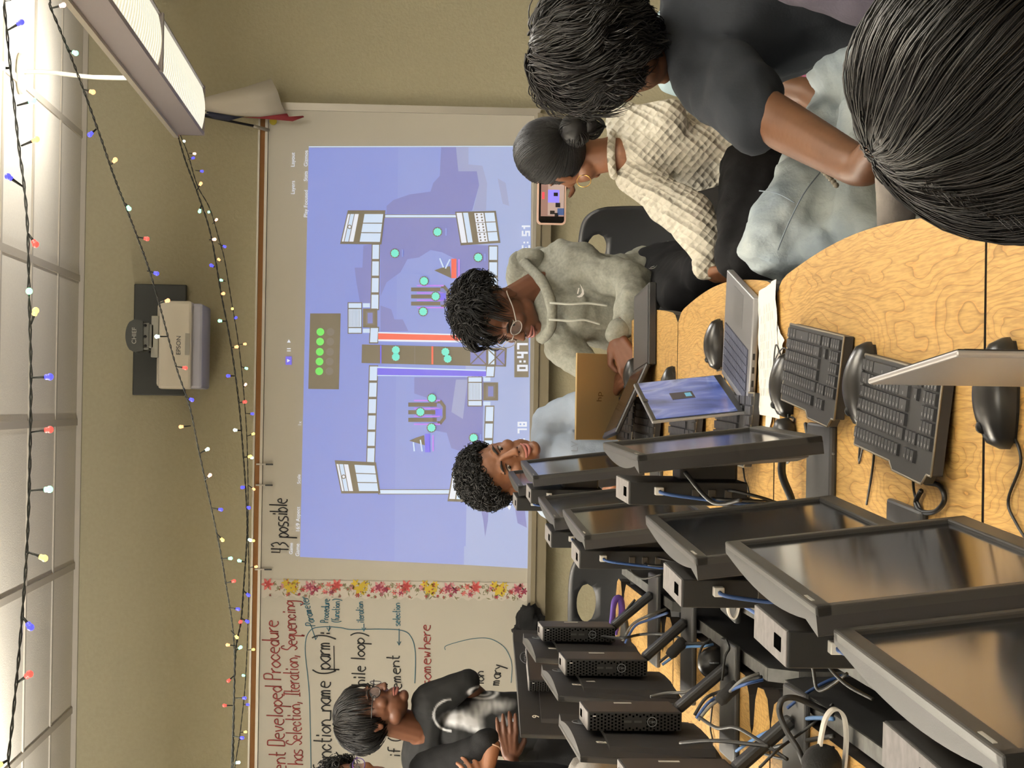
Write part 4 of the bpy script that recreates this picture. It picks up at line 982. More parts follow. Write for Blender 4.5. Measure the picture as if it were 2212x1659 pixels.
for k,(pts,lab,m) in enumerate((
 ([(1300,1375,5.2),(1345,1378,5.0),(1390,1370,5.0),(1450,1372,4.8),(1500,1395,4.7)],'long black cable running from the backmost mini computer',m_blk),
 ([(1345,1385,5.1),(1365,1350,5.1),(1400,1330,5.0),(1440,1315,5.0)],'grey cable bundle strand rising to the panel near the purple strap',m_gry),
 ([(1350,1390,5.05),(1372,1352,5.05),(1405,1338,5.0),(1442,1324,4.9)],'dark blue strand of the bundle near the purple strap',m_blue),
 ([(1340,1345,5.3),(1352,1320,5.3),(1372,1295,5.3)],'black strand behind the purple strap',m_blk),
 ([(1500,1545,3.9),(1525,1508,3.9),(1560,1492,3.9),(1600,1475,3.85),(1645,1462,3.8)],'black strand of the wrapped cable bundle in the middle',m_blk),
 ([(1504,1552,3.88),(1530,1518,3.88),(1562,1500,3.88),(1604,1480,3.8),(1648,1468,3.8)],'blue strand of the wrapped cable bundle in the middle',m_blue),
 ([(1508,1556,3.86),(1536,1524,3.86),(1570,1500,3.86),(1602,1470,3.8),(1640,1455,3.8)],'grey strand of the wrapped cable bundle in the middle',m_gry),
 ([(1425,1430,4.5),(1450,1410,4.5),(1475,1392,4.5),(1500,1390,4.45),(1530,1388,4.4)],'black strand of the bundle wrapped above the loose earphone',m_blk),
 ([(1430,1436,4.5),(1455,1418,4.5),(1480,1398,4.5),(1520,1396,4.4),(1540,1392,4.4)],'pale blue strand of the bundle above the loose earphone',mat('blue_cable_light',(84,124,176),.5)),
 ([(1405,1505,4.3),(1440,1497,4.3),(1480,1495,4.25),(1510,1482,4.2),(1545,1470,4.1)],'grey cable lying over the left row keyboard',m_gry),
 ([(1512,1550,3.7),(1550,1573,3.6),(1590,1572,3.5),(1640,1600,3.4),(1700,1640,3.3)],'black cable looping below the stand arm',m_blk),
 ([(1470,1605,3.6),(1540,1600,3.5),(1610,1606,3.4),(1660,1612,3.3)],'black cable behind the nearest mini computer',m_blk),
 ([(1640,1659,3.25),(1680,1620,3.25),(1720,1590,3.3),(1760,1560,3.3),(1800,1520,3.3)],'thin black cable crossing diagonally behind the headset',m_blk),
 ([(1640,1625),(1700,1640),(1760,1625),(1800,1615)],'thin black cable on the near left desk',m_blk),
 ([(1560,1470,4.0),(1566,1420,4.0),(1575,1400,4.0),(1568,1380,4.0)],'loop of thin cable standing by the oak notch',m_blk),
 ([(1535,1380,4.2),(1515,1400,4.2),(1510,1440,4.2),(1530,1462,4.2),(1548,1440,4.2),(1545,1400,4.2)],'thin loop of earphone cable',m_blk),
 ([(1730,1372,2.9),(1755,1440,2.9),(1770,1492,2.9),(1830,1455,2.85)],'thin cable hanging over the black panels',m_blk),
 ([(1760,1390,2.8),(1790,1440,2.8),(1830,1480,2.75),(1885,1510,2.7)],'second thin cable hanging toward the nearest monitor',m_blk),
 ([(1545,1270,3.8),(1570,1290,3.8),(1600,1305,3.75),(1640,1330,3.7)],'dark blue cable from the third mini computer along the panel',m_blue),
 ([(1360,1205,4.9),(1365,1235,4.9),(1390,1250,4.85),(1430,1240,4.8)],'thin black loop below the leftmost far monitor',m_blk),
 ([(1480,1020,3.1),(1540,1085,3.05),(1600,1080,3.0)],'cable under the monitor set forward',m_blk),
 ([(2170,1330,1.9),(2190,1290,1.9),(2230,1270,1.9)],'thick black cable at the right edge behind the big screen',m_blk),
 ([(1990,1060),(1978,1085),(1990,1105),(2020,1105),(2040,1080),(2030,1050),(1998,1042)],'black cable coiled over the near stand base',m_blk),
 ([(1740,915),(1748,950),(1765,975),(1790,990)],'cable over the base beside the headphones',m_blk),
 ([(1700,1000),(1730,975),(1770,970),(1800,980)],'thin grey cable lying over the second stand base',m_gry))):
    thick=.0042 if 'thick' in lab else .0026 if 'thin' in lab else .0034
    cable(pts,lab,m,thick)
for (x,y,Y,r,lab) in ((1572,1497,3.86,.013,'black fabric wrap around the cable bundle in the middle'),(1462,1400,4.5,.013,'black fabric wrap around the bundle above the loose earphone'),(1330,1350,5.3,.011,'black fabric wrap around the bundle at the purple strap')):
    p=at(x,y,Y); d=Vector((.018,0,-.018)); g=G(); g.tube([p-d*1.0,p-d*.6,p,p+d*.6,p+d],[r*.7,r,r*.95,r*1.05,r*.7],n=14); tag(g.obj('cable_wrap',mat('wrap_black',(18,18,19),.9,bump=(200,.5,.002))),lab,'cable wrap')
# earphone puck hanging
p=at(1540,1430,4.2); t=thing('earphone','round black earphone lying in the cable tangle of the left row','earphone',p)
g=G(); g.tube([(0,.012,0),(0,-.004,0),(0,-.016,0)],[.028,.032,.022],n=20); g.obj('ear_cup',mat('headphone_black',(24,23,23),.35),t); g=G(); g.tube([(0,-.017,.01),(0,-.018,-.01)],.002,n=5); g.obj('cup_mark',m_ring,t)
# keyboard of the left row
kk=keyboard((-.78,4.25,TZ),PI+.12,'dusty keyboard in the cable tangle behind the monitor backs',False); kk['group']='black computer keyboards'
# paper tag on cable
p=at(2118,1300,1.95); g=G(); R=Matrix.Rotation(.5,3,'Y'); g.box((0,0,0),(.012,.001,.03),R); g.v=[v+p for v in g.v]; tag(g.obj('cable_label',m_lab),'folded white paper label on the thick cable behind the big screen','label')
# black cloth on the tray
def lump(name,c,r,label,cat,m,seed=0,amp=.3,n=32,par=None,sc=4):
    g=G(); g.ell((0,0,0),(1,1,1),n=n); vs=[]
    for v in g.v:
        k=1+amp*mnoise.noise(v*sc/2.2+Vector((seed,seed*2,0)))+amp*.5*mnoise.noise(v*sc+Vector((seed,0,3)))
        vs.append(Vector((v.x*r[0]*k,v.y*r[1]*k,v.z*r[2]*k)))
    g.v=vs; o=g.obj(name,m,par,loc=c)
    if label: tag(o,label,cat)
    return o
c=at(1142,1352,YB-.12); lump('cloth',c,(.085,.05,.055),'crumpled black cloth lying on the whiteboard tray','cloth',mat('black_cloth',(20,20,21),.95),3,.55)
c=at(1125,1365,YB-.12); lump('cloth',c,(.03,.04,.03),'small black cloth corner sticking up beside the crumpled cloth on the tray','cloth',mat('black_cloth',(20,20,21),.95),5,.6)
# grey backpack at the lower edge
c=at(1288,1690,5.2); lump('backpack',c,(.075,.09,.07),'grey fabric backpack at the lower left edge below the monitor backs','backpack',mat('grey_fabric_bag',(120,116,112),.9,bump=(200,.4,.003)),8,.25)
# ------------------------------------------------------------------ chairs
m_ch=mat('chair_black',(28,29,32),.45,bump=(600,.15,.0005))
def chair(pos,rz,label,back_h=.86,hole=True):
    """shell chair: local +y is the front of the seat; back rises at -y"""
    t=thing('chair',label,'chair',pos,rz,group='black plastic chairs')
    W=.44; nx,nz=28,24; vs=[];fs=[]
    def S(u,v): # u -1..1, v 0..1
        w=W/2*(1-.12*v-.10*max(0,(abs(u)-.6))*v); z=.45+(back_h-.45)*v
        # rounded top corners
        if v>.8: z-= (abs(u)**4)*.05*((v-.8)/.2)
        return Vector((u*w, -.22-.05*v+.045*(u*u)*1.0-.02*math.sin(PI*v), z))
    idx={}
    for j in range(nz+1):
        for i in range(nx+1): idx[(i,j)]=len(vs); vs.append(S(-1+2*i/nx,j/nz))
    for j in range(nz):
        for i in range(nx):
            u=-1+2*(i+.5)/nx; v=(j+.5)/nz
            if hole and (u/.33)**2+((v-.84)/.085)**2<1: continue
            fs.append((idx[(i,j)],idx[(i+1,j)],idx[(i+1,j+1)],idx[(i,j+1)]))
    # snap the hole rim to a clean ellipse
    for (i,j),k in idx.items():
        u=-1+2*i/nx; v=j/nz; r=math.hypot(u/.33,(v-.84)/.085)
        if .68<r<1.25: vs[k]=S(u/r*1.0,.84+(v-.84)/r)
    g=G(); g.add(vs,fs,0,True); o=g.obj('backrest',m_ch,t,fix=False); s=o.modifiers.new('Solidify','SOLIDIFY'); s.thickness=.009
    g=G(); vs=[];fs=[]
    for j in range(13):
        for i in range(13):
            u=-1+i/6; v=j/12; vs.append((u*(.22-.02*v*v),-.22+.44*v,.45-.02*math.sin(PI*v)*(1-u*u)-(.03*((v-.8)/.2)**2 if v>.8 else 0)))
    g.add(vs,[(j*13+i,j*13+i+1,(j+1)*13+i+1,(j+1)*13+i) for j in range(12) for i in range(12)],0,True); o=g.obj('seat',m_ch,t); s=o.modifiers.new('Solidify','SOLIDIFY'); s.thickness=.01
    for a in (-1,1):
        for b in (-1,1):
            G().tube([(a*.17,b*.15,.44),(a*.21,b*.21,0.011)],.011,n=10).obj('leg',m_leg,t)
    return t
def chair_at(px,py,Y,rz,label,hz):
    p=at(px,py,Y)   # centre of the hole in the back
    bh=.45+(p.z-.45)/.84
    R=Matrix.Rotation(rz,3,'Z'); off=R@Vector((0,-.27,0))
    return chair((p.x-off.x,p.y-off.y,0),rz,label,bh)
chair_at(1266,1301,6.9,PI*.97,'black plastic chair with an oval hole behind the left row of monitors',0)
chair_at(1288,536,6.75,PI/2+.88,'black plastic chair with an oval hole behind the boy in the grey hoodie',0)
# ------------------------------------------------------------------ people
def bake(g,name,m,parent,voxel=.006,it=6,disp=None,fac=.5,paint=None,disp2=None):
    me=bpy.data.meshes.new('tmp'); me.from_pydata([tuple(v) for v in g.v],[],g.f)
    import bmesh
    bm=bmesh.new(); bm.from_mesh(me); bmesh.ops.recalc_face_normals(bm,faces=bm.faces); bm.to_mesh(me); bm.free()
    o=bpy.data.objects.new('tmp',me); COL.objects.link(o)
    r=o.modifiers.new('r','REMESH'); r.mode='VOXEL'; r.voxel_size=voxel; r.use_smooth_shade=True
    if it: s=o.modifiers.new('s','SMOOTH'); s.factor=fac; s.iterations=it
    for k,dd in enumerate([d for d in (disp,disp2) if d]):
        sc,st=dd; tx=bpy.data.textures.new('folds','CLOUDS'); tx.noise_scale=sc; tx.noise_depth=1
        d=o.modifiers.new('d%d'%k,'DISPLACE'); d.texture=tx; d.strength=st; d.mid_level=.5; d.texture_coords='LOCAL'
    dg=bpy.context.evaluated_depsgraph_get(); dg.update()
    me2=bpy.data.meshes.new_from_object(o.evaluated_get(dg)); bpy.data.objects.remove(o); bpy.data.meshes.remove(me)
    me2.name=name; me2.materials.clear(); me2.materials.append(m)
    me2.polygons.foreach_set('use_smooth',[True]*len(me2.polygons))
    if paint:
        ca=me2.color_attributes.new('print','FLOAT_COLOR','POINT')
        for i,v in enumerate(me2.vertices):
            c=paint(v.co); ca.data[i].color=(c,c,c,1)
    q=bpy.data.objects.new(name,me2); COL.objects.link(q)
    if parent: q.parent=parent
    return q
class Pn:
    """a person: everything is given in the room frame and stored relative to the person's empty"""
    def __init__(s,label,loc,skin):
        s.t=thing('person',label,'person',loc,group=None); s.o=Vector(loc); s.skin=skin; s.body=G()
    def J(s,a): return at(a[0],a[1],a[2])-s.o
    def garment(s,name,m,bones,voxel=.007,disp=(.09,.012),it=5,under=.64,paint=None,extra=None,disp2=None):
        g=G()
        for b in bones:
            a,ra,c,rc=b; A,C=s.J(a),s.J(c); ra=ra*a[2]/F; rc=rc*c[2]/F
            g.cap(A,ra,C,rc)
            if under: s.body.cap(A,ra*under,C,rc*under)
        if extra: extra(g)
        return bake(g,name,m,s.t,voxel,it,disp,paint=paint,disp2=disp2)
    def limb(s,pts):
        for (a,ra),(c,rc) in zip(pts,pts[1:]): s.body.cap(s.J(a),ra*a[2]/F,s.J(c),rc*c[2]/F)
    def head(s,px,py,Y,fwd,up=(0,0,1),k=1.0,neck=None,eyes=True,glasses=None,eyelook=None,smile=0):
        C=at(px,py,Y)-s.o; f=Vector(fwd).normalized(); u=Vector(up); u=(u-f*u.dot(f)).normalized(); r=f.cross(u)
        R=Matrix(((r.x,f.x,u.x),(r.y,f.y,u.y),(r.z,f.z,u.z))); s.R=R; s.C=C; s.k=k
        P=lambda x,y,z: C+R@(Vector((x,y,z))*k)
        g=s.body; E=lambda c,rr,n=16: g.ell(P(*c),[q*k for q in rr],R,n=n)
        E((0,-.006,.032),(.074,.092,.082),24); E((0,.026,-.012),(.066,.064,.070),20); E((0,.036,-.058),(.054,.052,.056),20)
        E((0,.070,-.098),(.024,.022,.017)); E((.034,.020,-.072),(.026,.036,.026)); E((-.034,.020,-.072),(.026,.036,.026))
        for sx in (1,-1):
            E((sx*.036,.066,-.028),(.022,.018,.020)); E((sx*.026,.082,.020),(.024,.010,.008)); 
            E((sx*.009,.101,-.036),(.008,.009,.006)); E((sx*.074,-.004,-.012),(.007,.016,.027)); E((sx*.080,-.012,-.002),(.007,.013,.019))
        g.cap(P(0,.088,.012),.008*k,P(0,.106,-.030),.011*k,n=10); E((0,.111,-.034),(.010,.009,.008))
        E((0,.086,-.060),(.022,.010,.012)); 
        if neck: s.limb([((px,py,Y),26*k)]+[]) if False else None
        if eyes:
            m_e=mat('eye_white',(176,166,156),.3); m_i=mat('iris_dark',(26,18,14),.15)
            for sx in (1,-1):
                e=G().ell(P(sx*.031,.0755,-.002),[.0115*k,.0095*k,.0050*k],R,n=14).obj('eye',m_e,s.t)
                L=(eyelook or 0)
                G().ell(P(sx*.031+L*.004,.0835,-.003),[.0048*k,.0028*k,.0050*k],R,n=12).obj('iris',m_i,e)
                b=G(); b.tube(smooth_pts([P(sx*.012,.096,.016),P(sx*.030,.095,.022),P(sx*.048,.080,.017)],4),[.0028*k]*3+[.004*k]*3+[.0025*k]*3,n=6); b.obj('eyebrow',mat('brow_black',(22,17,15),.8),s.t)
                l=G(); l.tube(smooth_pts([P(sx*.018,.083,.003),P(sx*.031,.0865,.0065),P(sx*.044,.078,.003)],4),.0014*k,n=5); l.obj('eyelid',mat('lash_dark',(30,20,16),.8),s.t)
            lm=mat('lips_'+s.skin.name,tuple(int(c) for c in ((132,78,70) if 'deep' in s.skin.name else (158,96,86))),.45)
            z=-.0665; q=G(); w=.024
            q.tube(smooth_pts([P(-w,.083,z+smile*.006),P(-w*.5,.0935,z+.002),P(0,.0965,z+.0015),P(w*.5,.0935,z+.002),P(w,.083,z+smile*.006)],4),[.0015*k]+[.0032*k+.0015*k*math.sin(PI*i/16) for i in range(15)]+[.0015*k],n=8); 
            q.tube(smooth_pts([P(-w*.85,.083,z-.003+smile*.005),P(-w*.4,.0945,z-.008),P(0,.0975,z-.010),P(w*.4,.0945,z-.008),P(w*.85,.083,z-.003+smile*.005)],4),[.0015*k]+[.0036*k+.0022*k*math.sin(PI*i/16) for i in range(15)]+[.0015*k],n=8); q.obj('lips',lm,s.t)
            q=G(); q.tube(smooth_pts([P(-w*.95,.0855,z-.001+smile*.006),P(0,.1005,z-.004),P(w*.95,.0855,z-.001+smile*.006)],6),.0009*k,n=5); q.obj('mouth_line',mat('mouth_dark',(48,24,20),.7),s.t)
            for sx in (1,-1):
                G().ell(P(sx*.007,.107,-.0418),[.0034*k,.004*k,.0022*k],R,n=8).obj('nostril',mat('nostril_dark',(36,20,16),.8),s.t)
        if glasses:
            rm,lm_,w,h=glasses; t=G()
            for sx in (1,-1):
                c=(sx*.033,.101,-.004)
                ring=[]
                for i in range(25):
                    a=2*PI*i/24; sq=1/max(abs(math.cos(a))**.45,abs(math.sin(a))**.45,.8)
                    ring.append(P(c[0]+w*math.cos(a),c[1]-abs(c[0]+w*math.cos(a))**2*4.0+.004,c[2]+h*math.sin(a)))
                t.tube(ring,.0013*k,n=6)
                t.tube(smooth_pts([P(sx*(.033+w),.096-.0,.002),P(sx*.078,.055,.004),P(sx*.084,.0,.002),P(sx*.082,-.022,-.012)],5),.0018*k,n=6)
            t.tube([P(-.010,.108,0),P(0,.111,.002),P(.010,.108,0)],.0015*k,n=5)
            go=t.obj('glasses',rm,s.t)
            for sx in (1,-1):
                pts=[P(sx*.033+w*.95*math.cos(2*PI*i/20),.101-abs(sx*.033+w*math.cos(2*PI*i/20))**2*4.0+.004,-.004+h*.95*math.sin(2*PI*i/20)) for i in range(20)]
                q=G(); q.poly(pts); lo=q.obj('glass_lens',lm_,go,fix=False); sd=lo.modifiers.new('Solidify','SOLIDIFY'); sd.thickness=.0008
        return P
    def finish(s,voxel=.0045,it=3):
        return bake(s.body,'body',s.skin,s.t,voxel,it,None)
    def hand(s,wr,d,nrm,side=1,k=1.0,curl=(.5,.5,.5,.5),spread=.09,thumb=.6):
        """wrist point (room frame), d = direction of fingers, nrm = direction the back of the hand faces"""
        W=Vector(wr)-s.o; d=Vector(d).normalized(); n=Vector(nrm); n=(n-d*n.dot(d)).normalized(); l=d.cross(n)*side
        g=s.body; P=lambda a,b,c: W+(d*a+l*b+n*c)*k
        for b in (-.030,-.012,.008,.026): g.cap(P(.012,b*.55,0),.014*k,P(.082,b,0.0),.0115*k,n=10)
        for i,(b,L) in enumerate(((-.033,.062),(-.011,.074),(.011,.080),(.031,.071))):
            p=P(.086,b,0); a=spread*(i-1.5)*.6; cu=0; seg=(L*.45,L*.31,L*.24); rr=(.0092,.0085,.0078,.0066)
            for j in range(3):
                cu+=curl[i]*(.9 if j==0 else 1.1)
                v=(d*math.cos(cu)-n*math.sin(cu))+l*a*(1 if j==0 else .6); q=p+v.normalized()*seg[j]*k
                g.cap(p,rr[j]*k,q,rr[j+1]*k,n=10); p=q
        p=P(.022,.032,-.004); a=P(.052,.055,-.012-.01*thumb); b=P(.076,.058-.014*thumb,-.022-.01*thumb)
        g.cap(P(.005,.012,0),.015*k,p,.0145*k,n=10); g.cap(p,.0135*k,a,.0105*k,n=10); g.cap(a,.0105*k,b,.0085*k,n=10)
M_HAIR=mat('hair_black',(20,18,17),.5,spec=.35)
M_HAIR2=mat('hair_soft_black',(26,23,22),.45,spec=.4)
def hairdo(p,name,m,rad,cen,style,n,L,th,mask,seed=0,crown=(0,-.5,.85),lift=.10,wave=.02,to=None,cap=True,capn=.06,steps=9,ribbon=3,spread=.085,swirl=0.,capk=1.0):
    rnd=random.Random(seed); R=p.R; k=p.k; C=p.C+R@(Vector(cen)*k); rad=Vector(rad)*k; g=G(); cr=Vector(crown).normalized()
    if cap:
        c=G(); c.ell((0,0,0),(1,1,1),n=40); vs=[]
        for v in c.v:
            q=1+capn*mnoise.noise(v*3.1+Vector((seed,0,0)))+capn*.6*mnoise.noise(v*7+Vector((seed,5,0)))
            q*=capk
            if not mask(v): q=.80
            vs.append(C+R@Vector((v.x*rad.x*q,v.y*rad.y*q,v.z*rad.z*q)))
        g.add(vs,c.f,0,True)
    i=0; tries=0; clump=None; left=0
    while i<n and tries<n*6:
        tries+=1
        d=Vector((rnd.gauss(0,1),rnd.gauss(0,1),rnd.gauss(0,1))).normalized()
        if not mask(d): continue
        i+=1; pts=[]; rs=[]
        if style=='curl':
            base=C+R@Vector((d.x*rad.x,d.y*rad.y,d.z*rad.z)); nn=(R@d); tx=nn.orthogonal().normalized(); ty=nn.cross(tx); ax=(nn*rnd.uniform(.2,1)+tx*rnd.uniform(-1,1)+ty*rnd.uniform(-1,1)).normalized()
            a1=ax.orthogonal().normalized(); a2=ax.cross(a1); rr=L*rnd.uniform(.16,.28); tn=rnd.uniform(1.2,2.3); ph=rnd.uniform(0,6.28)
            for s_ in range(steps):
                t=s_/(steps-1); a=ph+tn*2*PI*t; pts.append(base+ax*(L*.6*t)+a1*rr*math.cos(a)+a2*rr*math.sin(a)-a1*rr*math.cos(ph)-a2*rr*math.sin(ph)); rs.append(th*(1-.6*t))
        else:
            if left<=0: clump=(d.copy(),Vector((rnd.uniform(0,9),rnd.uniform(0,9),0)),lift*rnd.uniform(.2,1.3),rnd.uniform(.7,1.1)); left=rnd.randint(6,16)
            left-=1; j=Vector((rnd.gauss(0,1),rnd.gauss(0,1),rnd.gauss(0,1)))*spread; q=(clump[0]+j).normalized(); off=clump[1]; lf=clump[2]*rnd.uniform(.85,1.15); ln=L*clump[3]*rnd.uniform(.9,1.05)
            if not mask(q): continue
            if to: tgt=Vector(to).normalized()
            hdr=1.0
            for s_ in range(steps):
                t=s_/(steps-1); 
                if to: fl=(tgt-q*q.dot(tgt))
                else: fl=-(cr-q*q.dot(cr))
                fl=fl.normalized() if fl.length>.05 else q.orthogonal().normalized()
                if swirl: fl=(fl+cr.cross(q)*swirl).normalized()
                nz=mnoise.noise_vector(q*2.0+Vector((seed,seed,0)))*1.0+mnoise.noise_vector(q*3.2+off)*.9
                h=1+lf*math.sin(min(1,t*1.3)*PI/2)+wave*math.sin(t*5+off.x)*1.1
                if to: h=1+.01+lf*.4
                pts.append(C+R@Vector((q.x*rad.x*h,q.y*rad.y*h,q.z*rad.z*h))); rs.append(th*(1-.75*t*t))
                stp=ln/(steps-1)/max(rad)
                if to and (tgt-q).length<stp*1.2: break
                q=(q+(fl+nz*wave*12)*stp).normalized()
        if len(pts)>2: g.tube(pts,rs,n=ribbon,cap=False,smooth=True)
    return g.obj(name,m,p.t,fix=False)
def cloth(name,rgb,rough=.9,sc=350,st=.35,d=.002,var=None,sheen=.15):
    return mat(name,rgb,rough,bump=(sc,st,d),var=var,sheen=0,spec=.2)
SK_A=mat('skin_brown',(134,90,64),.5,bump=(90,.12,.002),var=(20,(126,83,58)))
SK_D=mat('skin_deep_brown',(104,66,46),.5,bump=(90,.12,.002),var=(20,(96,60,42)))
SK_W=mat('skin_warm_brown',(92,60,38),.5,bump=(90,.12,.002),var=(14,(84,54,34)))
m_blackpants=cloth('black_trousers',(22,22,24))
def legs_to_floor(p,m,knees):
    pass
# ---- boy in the grey hoodie, looking down at the laptop
p=Pn('boy in a grey hoodie and clear glasses looking down at a laptop',(at(1500,600,6.2).x,6.2,0),SK_D)
P=p.head(1078,676,6.2,(-.72,-.62,-.36),(.12,-.25,1),1.0,glasses=(mat('clear_frame',(196,190,186),.3,alpha=.9),mat('lens_glass',(240,240,245),.05,alpha=.07),.023,.018))
p.limb([((1110,655,6.24),40),((1165,622,6.27),40),((1185,622,6.28),48)])
m_hood=cloth('hoodie_grey_melange',(138,138,128),var=(120,(124,124,115)),sc=260,st=.4)
tb=[((1200,575,6.3),50,(1205,715,6.2),46),((1235,620,6.28),72,(1330,630,6.3),82),((1240,680,6.22),62,(1330,690,6.25),66),((1330,640,6.3),84,(1400,600,6.35),66),((1400,590,6.35),60,(1450,560,6.35),40)]
ra=[((1215,568,6.28),50,(1365,610,6.1),46),((1365,612,6.1),46,(1368,650,6.02),40),((1368,650,6.02),38,(1345,706,5.98),28)]
la=[((1212,738,6.2),42,(1270,800,6.12),33),((1270,800,6.12),33,(1300,830,6.1),28)]
p.garment('hoodie',m_hood,tb+ra+la,.006,(.05,.018),4,disp2=(.11,.035))
hg=G()
def ringtube(g,path,rad): g.tube(smooth_pts([p.J(a) for a in path],6),rad,n=12)
ringtube(hg,[(1122,560,6.32),(1112,600,6.42),(1140,640,6.42),(1160,570,6.3),(1150,555,6.28),(1125,560,6.3)],.030)
ringtube(hg,[(1130,565,6.25),(1165,600,6.16),(1190,650,6.12),(1190,705,6.1),(1165,735,6.14)],.017)
hg.cap(p.J((1150,590,6.4)),.05,p.J((1165,560,6.35)),.04)
bake(hg,'hood',m_hood,p.t,.006,4,(.05,.008))
for a in ([(1188,654,6.105),(1230,657,6.07),(1270,655,6.06),(1312,660,6.05)],[(1186,690,6.1),(1230,693,6.07),(1262,691,6.06),(1296,700,6.06)]):
    G().tube(smooth_pts([p.J((x,y,Y-.09)) for x,y,Y in a],5),.0032,n=6).obj('drawstring',mat('drawstring_grey',(160,160,150),.8),p.t)
def swoosh(c,s,M,par,name='swoosh_emblem'):
    g=G(); up=[(-1,.35),(-.6,-.1),(-.2,-.25),(.3,-.1),(1,.35),(.2,-.42),(-.35,-.62),(-.8,-.45),(-1.02,-.05)]
    g.poly([(x*s,y*s,0) for x,y in up]); g.box((-.1*s,.32*s,0),(.9*s,.18*s,.0004)); g.v=[M@v for v in g.v]; return g.obj(name,mat('embroidery_white',(210,206,200),.7),par,fix=False)
swoosh(None,.020,MF(p.J((1254,628,6.28-.168)),(.94,-.2,-.2),(.2,0,1)),p.t)
p.garment('cuff',m_hood,[((1338,712,5.975),27,(1330,722,5.97),24)],.005,(.03,.003),3)
p.limb([((1345,700,5.98),18),((1333,735,5.96),15)])
p.hand(at(1333,732,5.96),(-.55,-.15,-.25),(.1,-.9,.5),1,1.0,(.55,.6,.65,.7))
p.limb([((1300,825,6.1),18),((1325,840,6.08),15)]); p.hand(at(1327,842,6.08),(.3,-.6,-.1),(0,.1,1),-1,.9,(.3,.3,.3,.3))
p.garment('trousers',m_blackpants,[((1420,585,6.33),62,(1500,570,6.2),58),((1440,590,6.3),58,(1475,640,5.85),50),((1455,600,6.25),58,(1530,590,5.75),52),((1475,640,5.85),48,(1720,650,5.8),36),((1530,590,5.75),48,(1800,600,5.7),36)],.009,(.07,.012))
swoosh(None,.015,MF(at(1412,577,6.03)-p.o,(.3,-.5,-.8),(0,-.3,1)),p.t,'trouser_emblem')
for a in ((1800,650,5.8),(1880,600,5.7)):
    q=p.J(a); q.z=0; G().cap(q+Vector((0,.03,.05)),.045,q+Vector((-.05,-.1,.04)),.04).obj('shoe',mat('shoe_dark',(30,30,32),.6),p.t)
p.finish(.004)
mk=lambda d: d.z>-.05+.9*max(0,d.y)-.5*max(0,-d.y)
hairdo(p,'hair',M_HAIR,(.080,.092,.078),(0,-.020,.050),'curl',700,.050,.0026,lambda d: d.z>-.10+.75*max(0,d.y)-.35*max(0,-d.y),4,steps=10)
hairdo(p,'fringe',M_HAIR,(.084,.096,.080),(0,-.014,.056),'wave',800,.075,.0018,lambda d: d.z>.15,6,crown=(0,-.3,1),lift=.28,wave=.06,cap=False)
# ---- curly haired boy behind the monitors
p=Pn('curly haired boy in a pale blue t-shirt smiling behind the monitors and the tan laptop',(at(1400,990,6.55).x,6.55,0),SK_A)
P=p.head(1084,1012,6.45,(.40,-.90,-.03),(-.42,.05,.9),1.05,smile=1,eyelook=.6)
p.limb([((1120,1000,6.5),36),((1175,985,6.55),36),((1195,985,6.55),46)])
m_bt=cloth('t_shirt_pale_blue',(158,170,186),sc=200)
p.garment('t_shirt',m_bt,[((1188,915,6.55),42,(1185,1075,6.55),38),((1180,960,6.52),30,(1178,1010,6.52),30),((1245,990,6.56),84,(1420,990,6.56),82),((1205,905,6.53),40,(1275,870,6.4),36),((1195,1088,6.5),38,(1290,1100,6.4),36)],.007,(.05,.012),4,disp2=(.14,.018))
glyph_text('chest_lettering','LVI',.03,mat('print_grey_blue',(120,128,140),.8),p.t,MF(p.J((1242,962,6.36)),(1,0,0),(0,0,1)),.0003)
p.limb([((1280,868,6.4),19),((1340,880,6.2),15)]); p.hand(at(1343,880,6.2),(.0,-.9,-.2),(0,0,1),1,.9,(.2,.2,.2,.2))
p.limb([((1290,1098,6.4),20),((1322,1052,6.2),15)]); p.hand(at(1322,1050,6.2),(.6,-.4,.0),(0,0,1),-1,.95,(.3,.3,.4,.4))
p.garment('trousers',m_blackpants,[((1430,960,6.56),60,(1450,950,6.3),55),((1430,1020,6.56),60,(1450,1030,6.3),55),((1450,950,6.3),48,(1700,950,6.3),36),((1450,1030,6.3),48,(1700,1030,6.3),36)],.012,None)
p.finish(.004)
hairdo(p,'hair',M_HAIR,(.088,.100,.090),(0,-.016,.040),'curl',1500,.034,.0028,lambda d: d.z>-.30+.70*max(0,d.y)-.2*max(0,-d.y),9,steps=9)
# ---- standing boy in the black printed t-shirt
p=Pn('boy in profile with black glasses, standing in a black t-shirt with a large face print',(at(1200,1580,7.1).x,7.1,0),SK_D)
P=p.head(806,1543,7.0,(.93,-.34,-.02),(.04,0,1),1.02,glasses=(mat('black_frame',(20,20,20),.3),mat('lens_glass',(240,240,245),.05,alpha=.07),.025,.018),eyelook=.3)
p.limb([((835,1555,7.02),34),((900,1572,7.06),34),((915,1575,7.08),42)])
m_bl=bpy.data.materials.new('t_shirt_black_print'); m_bl.use_nodes=True; b_=m_bl.node_tree.nodes['Principled BSDF']; b_.inputs['Roughness'].default_value=.85; b_.inputs['Specular IOR Level'].default_value=.2
at_=m_bl.node_tree.nodes.new('ShaderNodeAttribute'); at_.attribute_name='print'; m_bl.node_tree.links.new(at_.outputs['Color'],b_.inputs['Base Color'])
CRt=CR.transposed()
def topx(w):
    q=CRt@(w-CAMP); return 1106+q.x/-q.z*F, 829.5-q.y/-q.z*F
